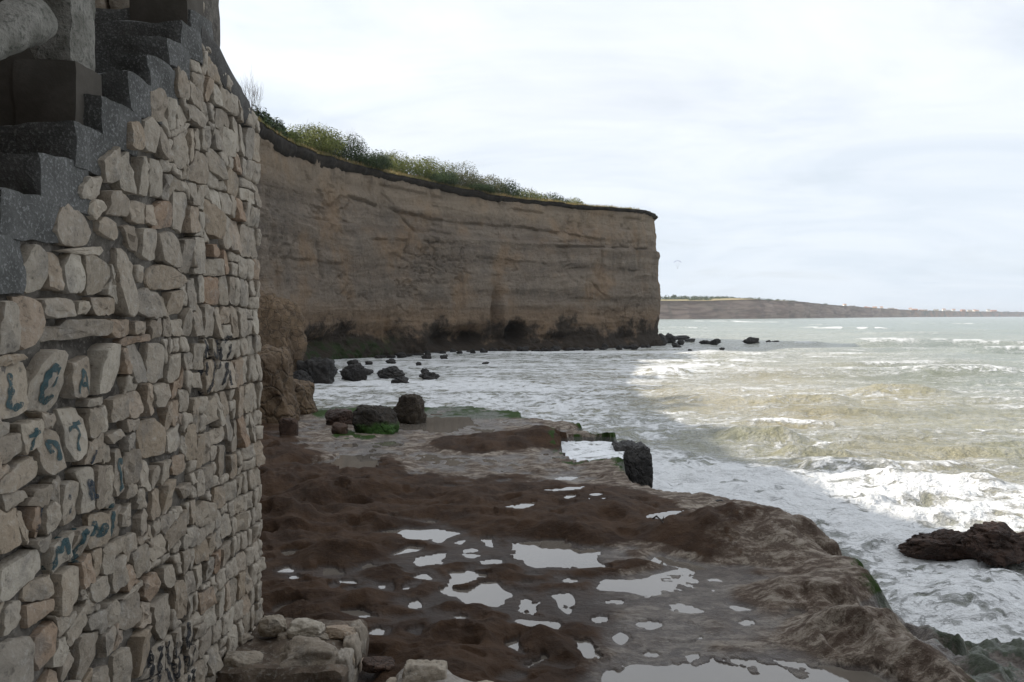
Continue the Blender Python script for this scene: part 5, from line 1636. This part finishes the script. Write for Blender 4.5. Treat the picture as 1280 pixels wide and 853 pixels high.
for i, (a, b, t, yb, zz) in enumerate(LS):
    z = 1.3 + zz - .03
    c = at_z((a + b) / 2, yb - 3, z)
    wd = (b - a) / F * c[1]
    hh = max(.06, (yb - t) / F * c[1] * 0.62)
    me = rock_mesh('stone', (wd, max(wd * .75, .12), hh), M_STONE, 130 + i * 3.1, 4, 0.22, 0.035, 0.55, 7, 0.3)
    o = obj('stone', me, led, (c[0] + 1.55, c[1] - 6.0 + wd * .3, z - 1.3))
    if i == 4: o['label'] = 'largest upright pale stone at the front of the ledge'
    if i == 5: o['label'] = 'broad grey stone with a dark broken face'
# the end face of the ledge is rendered with pale stone too
for i, (y, z, s) in enumerate(((-.30, .02, .3), (-.02, .05, .28), (.25, .03, .28), (.48, .05, .22), (-.15, .26, .24), (.12, .27, .24), (.38, .27, .24))):
    obj('stone', rock_mesh('stone', (.12, s, .22), M_STONE, 170 + i * 1.9, 3, .12, .03, .75, 3, .2), led, (.34, y, z))
c = at_z(585, 812, 1.78)
blk = obj('masonry_block', None, loc=(c[0], 5.85, 1.3))
tag(blk, 'broken pale grey lump of masonry lying on the shelf beyond the ledge', 'masonry')
M_LUMP = mat_simple('old_masonry', (0.20, 0.175, 0.15), (0.33, 0.30, 0.265), 5.0, 0.95, 0.03, (0.42, 0.40, 0.37), fine=28)
def lumpw(V):
    V = V.copy()
    t = np.clip((V[:, 0] + .5) / 1.1, 0, 1)
    V[:, 2] -= np.maximum(0, V[:, 2]) * (0.42 * t ** 1.3)
    V[:, 2] += 0.05 * fbm(V[:, 0] * 4, V[:, 1] * 4, 0.0, 3)
    V[:, 1] -= 0.35 * t
    return V
obj('body', box_mesh('body', -.52, .62, -.60, .05, -.3, .36, M_LUMP, .045, .04, .05, 12, lumpw), blk)
obj('stone', rock_mesh('stone', (.34, .30, .30), M_STONE, 191, 4, .12, .03, .8, 3, .2), blk, (-.30, -.08, .13))
obj('stone', rock_mesh('stone', (.12, .16, .22), M_STONE, 193, 3, .15, .03, .7, 3, .2), blk, (-.54, -.10, .10))
obj('stone', rock_mesh('stone', (.30, .26, .22), M_STONE, 195, 4, .2, .03, .5, 4, .2), blk, (.10, -.22, .12))
obj('stone', rock_mesh('stone', (.26, .24, .20), M_STONE, 197, 4, .2, .03, .5, 4, .2), blk, (.38, -.36, .05))
c = at_z(472, 843, 1.5)
tag(obj('stone', rock_mesh('stone', (.26, .2, .06), M_REDROCK, 199, 3, .15, .03, .6, 2, .2), None, (c[0], c[1], 1.55)), 'flat brown stone between the ledge and the masonry lump', 'stone')

# ================================================================== FAR COAST
far = [(-400, 900), (60, 980), (184, 1075), (275, 1160), (366, 1250), (528, 1500), (800, 1950), (1120, 2400), (1444, 2900), (2000, 3550), (2625, 4200), (3700, 5100), (5040, 6000), (8000, 8000)]
FP = []
for i in range(len(far) - 1):
    a, b = np.array(far[i], float), np.array(far[i + 1], float)
    n = max(3, int(np.linalg.norm(b - a) / (9 if b[1] < 3000 else 40)))
    for t in np.linspace(0, 1, n, endpoint=False): FP.append(a + (b - a) * t)
FP = np.array(FP)
fs = np.concatenate([[0], np.cumsum(np.linalg.norm(np.diff(FP, axis=0), axis=1))])
fpx, _ = project(FP[:, 0], FP[:, 1], np.zeros(len(FP)))
ftop_px = [(780, 377), (815, 376.5), (880, 376.5), (940, 374.5), (1000, 377.5), (1030, 381), (1060, 383), (1110, 386.5), (1150, 388.5), (1200, 389.5), (1280, 390.5), (1500, 391.5)]
hy = np.interp(fpx, [p[0] for p in ftop_px], [p[1] for p in ftop_px])
fz = E + (HZ - hy) / F * FP[:, 1]
nz = 16
tt = np.linspace(0, 1, nz)
ft = np.gradient(FP, axis=0); ft /= np.linalg.norm(ft, axis=1, keepdims=True)
fn = np.stack([ft[:, 1], -ft[:, 0]], -1)          # towards the sea
S2, T2 = np.meshgrid(fs, tt, indexing='ij')
off = 6 * (1 - T2) + 5.0 * fbm(S2 * 0.012, T2 * 2, 0.0, 4) + 6.0 * fbm(S2 * 0.045, T2 * 0.8, 0.0, 4)
cv = np.stack([FP[:, 0, None] + fn[:, 0, None] * off, FP[:, 1, None] + fn[:, 1, None] * off, -1 + (fz[:, None] + 1) * T2], -1)


def mat_far():
    m, g, bs, pos = material('far_cliff_earth')
    a = g.noise(pos, 0.03, 6, 0.6)
    b = g.noise(g.vmath('MULTIPLY', pos, (0.02, 0.02, 0.25)), 1.0, 5, 0.6)
    c = g.mix(g.step(b, 0.35, 0.65), (0.17, 0.12, 0.098), (0.31, 0.235, 0.185))
    c = g.mix(g.math('MULTIPLY', g.step(a, 0.5, 0.7), 0.5), c, (0.13, 0.11, 0.085))
    xx = g.node('ShaderNodeSeparateXYZ', {0: pos}).outputs[0]
    c = g.mix(g.math('MULTIPLY', g.step(xx, 900.0, 1500.0), g.step(a, 0.42, 0.58)), c, (0.30, 0.19, 0.12))
    c = g.mix(g.math('MULTIPLY', g.step(xx, 900.0, 1500.0), g.step(a, 0.5, 0.36)), c, (0.10, 0.105, 0.07))
    setin(g, bs, col=c, rough=1.0, spec=0.1)
    return m


obj('far_cliff', mesh('far_cliff', cv.reshape(-1, 3), grid_faces(len(FP), nz), mat_far()))['kind'] = 'structure'
din = np.array([-2, 15, 40, 90, 200, 500, 1200])
ris = np.array([0, 1.6, 2.8, 3.2, 3.5, 4, 4])
offt = off[:, -1]
lv = np.stack([np.stack([FP[:, 0] - fn[:, 0] * (d - offt), FP[:, 1] - fn[:, 1] * (d - offt), fz + 0.2 + r * np.interp(fpx, [815, 1000, 1060], [1, .7, .3])], -1) for d, r in zip(din, ris)], 1)
M_FIELD = mat_simple('far_dry_field', (0.30, 0.22, 0.105), (0.19, 0.165, 0.075), 0.02, 1.0, 0.0, (0.34, 0.27, 0.14), fine=0.15)
obj('far_fields', mesh('far_fields', lv.reshape(-1, 3), grid_faces(len(FP), len(din)), M_FIELD))['kind'] = 'structure'


def far_pt(px, d):
    i = np.argmin(np.abs(fpx - px))
    q = FP[i] - fn[i] * d
    return q[0], q[1], fz[i] + 0.2 + np.interp(d, din, ris) * np.interp(fpx[i], [815, 1000, 1060], [1, .7, .3]), FP[i, 1]


# woods on the far cliff: one mass of leaf clumps, plus trees that stand out
V, Fc = [], []
def clump(x, y, z, w, hh, n, size):
    for k in range(n):
        a, q = rng.uniform(0, 6.28), math.sqrt(rng.uniform(0, 1))
        p = np.array([x + math.cos(a) * q * w / 2, y + math.sin(a) * q * w / 2, z + hh * rng.uniform(.05, 1) * (1 - .55 * q * q)])
        u = rng.normal(size=3); u /= np.linalg.norm(u)
        t = np.cross(u, rng.normal(size=3)); t /= np.linalg.norm(t)
        s = size * rng.uniform(.6, 1.2)
        b = len(V)
        V.extend([tuple(p - u * s), tuple(p - t * s * .6), tuple(p + u * s), tuple(p + t * s * .6)])
        Fc.append((b, b + 1, b + 2, b + 3))
for px in np.arange(790, 985, 1.7):
    for d in (45, 70):
        x, y, z, yy = far_pt(px + rng.uniform(-2, 2), d + rng.uniform(-8, 8))
        hh = np.interp(px, [790, 890, 935, 985], [6.0, 6.0, 4.0, 2.5]) * rng.uniform(.7, 1.25)
        clump(x, y, z - .3, 8, hh, 26, 1.0)
for px in np.concatenate([np.arange(866, 896, 1.6), np.arange(940, 1000, 2.2)]):
    x, y, z, yy = far_pt(px, 6 + rng.uniform(-2, 6))
    clump(x, y, z - .5, 7, rng.uniform(2.5, 4), 22, 0.9)
for px in np.arange(1000, 1300, 2.6):
    x, y, z, yy = far_pt(px, rng.uniform(20, 300))
    clump(x, y, z - .3, yy * .007, yy * .0016 * rng.uniform(.5, 1.4), 12, yy * .0006)
tag(obj('far_woodland', mesh('far_woodland', V, Fc, M_LEAFD, False)), 'belt of dark green trees along the top of the far cliffs', 'woodland', kind='stuff')
for i, (px, hh, w_, lb) in enumerate(((881.5, 9.5, 8, 'tall round tree standing above the woodland on the far cliff'), (1061, 7.5, 14, 'lone tree clump on the slope of the far headland'), (846, 7.5, 9, 'rounded tree rising from the left part of the far woodland'))):
    x, y, z, yy = far_pt(px, 55)
    root = obj('far_tree', None, loc=(x, y, z)); tag(root, lb, 'tree', 'trees on the far cliff')
    vv, ff = leaf_cloud(w_, w_, hh * .8, 420, .8, 300 + i)
    vv[:, 2] += hh * .25
    obj('crown', mesh('crown', vv, ff, M_LEAFD, False), root)
    tv, tf = tube([(0, 0, -.5), (0.1, 0, hh * .3), (0, 0.2, hh * .6)], [.4, .3, .15], 6)
    obj('trunk', mesh('trunk', tv, tf, M_TWIG), root)

# houses of the far town
M_WALLS = [mat_simple('house_white', (0.72, 0.70, 0.66), (0.62, 0.60, 0.56), 0.3, .9, 0), mat_simple('house_cream', (0.55, 0.47, 0.36), (0.48, 0.40, 0.30), 0.3, .9, 0), mat_simple('house_brick', (0.38, 0.22, 0.15), (0.32, 0.19, 0.13), 0.3, .9, 0)]
M_ROOFS = [mat_simple('roof_tile', (0.36, 0.16, 0.09), (0.28, 0.13, 0.08), 0.3, .9, 0), mat_simple('roof_grey', (0.2, 0.2, 0.2), (0.27, 0.26, 0.25), 0.3, .9, 0)]
M_DARK = mat_simple('house_window', (0.03, 0.035, 0.04), (0.05, 0.055, 0.06), 1, .3, 0)
hp = [1072, 1079, 1088, 1097, 1108, 1116, 1122, 1129, 1136, 1140, 1147, 1153, 1158, 1166, 1173, 1181, 1190, 1199, 1207, 1214, 1222, 1229, 1236, 1243, 1250, 1258, 1266, 1273]
lbl = ['whitest small house with a red roof', 'cream house with a grey roof', 'brick coloured house with a red roof']
for i, px in enumerate(hp):
    x, y, z, yy = far_pt(px, [30, 70, 45, 110][i % 4] * (1 if i < 8 else 1.8))
    sc = yy / 2900.0
    w_, d_, h_ = (9 + 4 * (i % 3)) * sc * 1.1, 9 * sc, (4.5 + 2.5 * ((i * 7) % 3 == 0)) * sc
    if i in (11,): w_, h_ = 6 * sc, 13 * sc
    root = obj('far_house', None, loc=(x, y, z - 1.0), rotz=rng.uniform(-.5, .5))
    k = i % 3
    tag(root, ('tall narrow white tower house among the far town houses' if i == 11 else ['small white house of the far town on the headland', 'small cream house of the far town on the headland', 'small brick house of the far town on the headland'][k]), 'house', 'houses of the far town')
    bv = [(-w_ / 2, -d_ / 2, 0), (w_ / 2, -d_ / 2, 0), (w_ / 2, d_ / 2, 0), (-w_ / 2, d_ / 2, 0), (-w_ / 2, -d_ / 2, h_ + 1), (w_ / 2, -d_ / 2, h_ + 1), (w_ / 2, d_ / 2, h_ + 1), (-w_ / 2, d_ / 2, h_ + 1)]
    rv_ = [(-w_ / 2 * 1.06, -d_ / 2 * 1.1, h_ + .95), (w_ / 2 * 1.06, -d_ / 2 * 1.1, h_ + .95), (w_ / 2 * 1.06, d_ / 2 * 1.1, h_ + .95), (-w_ / 2 * 1.06, d_ / 2 * 1.1, h_ + .95), (-w_ / 2 * 1.06, 0, h_ + 1 + 2.6 * sc), (w_ / 2 * 1.06, 0, h_ + 1 + 2.6 * sc)]
    obj('wall', mesh('wall', bv, [(0, 1, 5, 4), (1, 2, 6, 5), (2, 3, 7, 6), (3, 0, 4, 7), (4, 5, 6, 7)], M_WALLS[0 if i == 11 else k], False), root)
    obj('roof', mesh('roof', rv_, [(0, 1, 5, 4), (2, 3, 4, 5), (0, 4, 3), (1, 2, 5), (3, 2, 1, 0)], M_ROOFS[(i * 5 % 7) % 2], False), root)
    for q in (-.25, .25):
        wx_ = q * w_
        obj('window', mesh('window', [(wx_ - .8 * sc, -d_ / 2 - .08, 1 + h_ * .4), (wx_ + .8 * sc, -d_ / 2 - .08, 1 + h_ * .4), (wx_ + .8 * sc, -d_ / 2 - .08, 1 + h_ * .75), (wx_ - .8 * sc, -d_ / 2 - .08, 1 + h_ * .75),
                                      (wx_ - .8 * sc, -d_ / 2 + .1, 1 + h_ * .4), (wx_ + .8 * sc, -d_ / 2 + .1, 1 + h_ * .4), (wx_ + .8 * sc, -d_ / 2 + .1, 1 + h_ * .75), (wx_ - .8 * sc, -d_ / 2 + .1, 1 + h_ * .75)],
                              [(0, 1, 2, 3), (0, 4, 5, 1), (1, 5, 6, 2), (2, 6, 7, 3), (3, 7, 4, 0)], M_DARK, False), root)

# paraglider far off over the sea
pc = at_y(847, 327, 900)
pg = obj('paraglider', None, loc=pc)
tag(pg, 'tiny paraglider with a curved blue canopy in the sky right of the headland', 'paraglider')
V, Fc = [], []
for i in range(17):
    t = (i / 16 - .5) * 2.1
    x, z = 4.6 * math.sin(t), 3.6 * math.cos(t) - 3.0
    ch = 1.35 * math.cos(t * .75)
    for (yy, dz) in ((-ch, 0.0), (-ch * .3, .30), (ch, .06), (-ch * .3, -.06)):
        V.append((x, yy, z + dz))
for i in range(16):
    for k in range(4):
        Fc.append((i * 4 + k, i * 4 + (k + 1) % 4, (i + 1) * 4 + (k + 1) % 4, (i + 1) * 4 + k))
M_CANOPY = mat_simple('canopy_cloth', (0.05, 0.06, 0.30), (0.22, 0.20, 0.40), 0.25, .7, 0)
obj('canopy', mesh('canopy', V, Fc, M_CANOPY), pg)
lines_ = [tube([(4.5 * math.sin(t), 0, 3.6 * math.cos(t) - 3.0), (0.15 * s_, 0, -7.2)], [.02, .02], 3) for t, s_ in ((-1, -1), (-.6, -1), (-.25, -1), (.25, 1), (.6, 1), (1, 1))]
v_, f_ = join(lines_)
obj('lines', mesh('lines', v_, f_, M_DARK, False), pg)
vv, ff = ICO[3]
pv = vv.copy()
head = pv * .16 + np.array([0, 0, -6.85])
body = pv * np.array([.26, .34, .48]) + np.array([0, 0.05, -7.45])
legs = [tube([(.12 * s_, -.1, -7.75), (.13 * s_, -.55, -7.8), (.13 * s_, -.75, -8.2)], [.12, .1, .07], 8) for s_ in (-1, 1)]
v_, f_ = join([(head, ff), (body, ff)] + legs)
obj('pilot', mesh('pilot', v_, f_, M_DARK), pg)

# ================================================================== SEA AIR
hb = bpy.data.materials.new('haze_air')
hb.use_nodes = True
g = N(hb.node_tree)
g.n.remove(g.n['Principled BSDF'])
pv = g.node('ShaderNodeVolumePrincipled', {'Color': (0.86, 0.92, 1.0, 1.0), 'Density': 0.00011, 'Anisotropy': 0.2})
g.l.new(pv.outputs[0], g.n['Material Output'].inputs['Volume'])
x0, x1, y0, y1, z0, z1 = -75000, 75000, -200, 28500, -3.0, 88.0
hv_ = [(x0, y0, z0), (x1, y0, z0), (x1, y1, z0), (x0, y1, z0), (x0, y0, z1), (x1, y0, z1), (x1, y1, z1), (x0, y1, z1)]
tag(obj('haze', mesh('haze', hv_, [(3, 2, 1, 0), (4, 5, 6, 7), (0, 1, 5, 4), (1, 2, 6, 5), (2, 3, 7, 6), (3, 0, 4, 7)], hb, False)), kind='stuff')
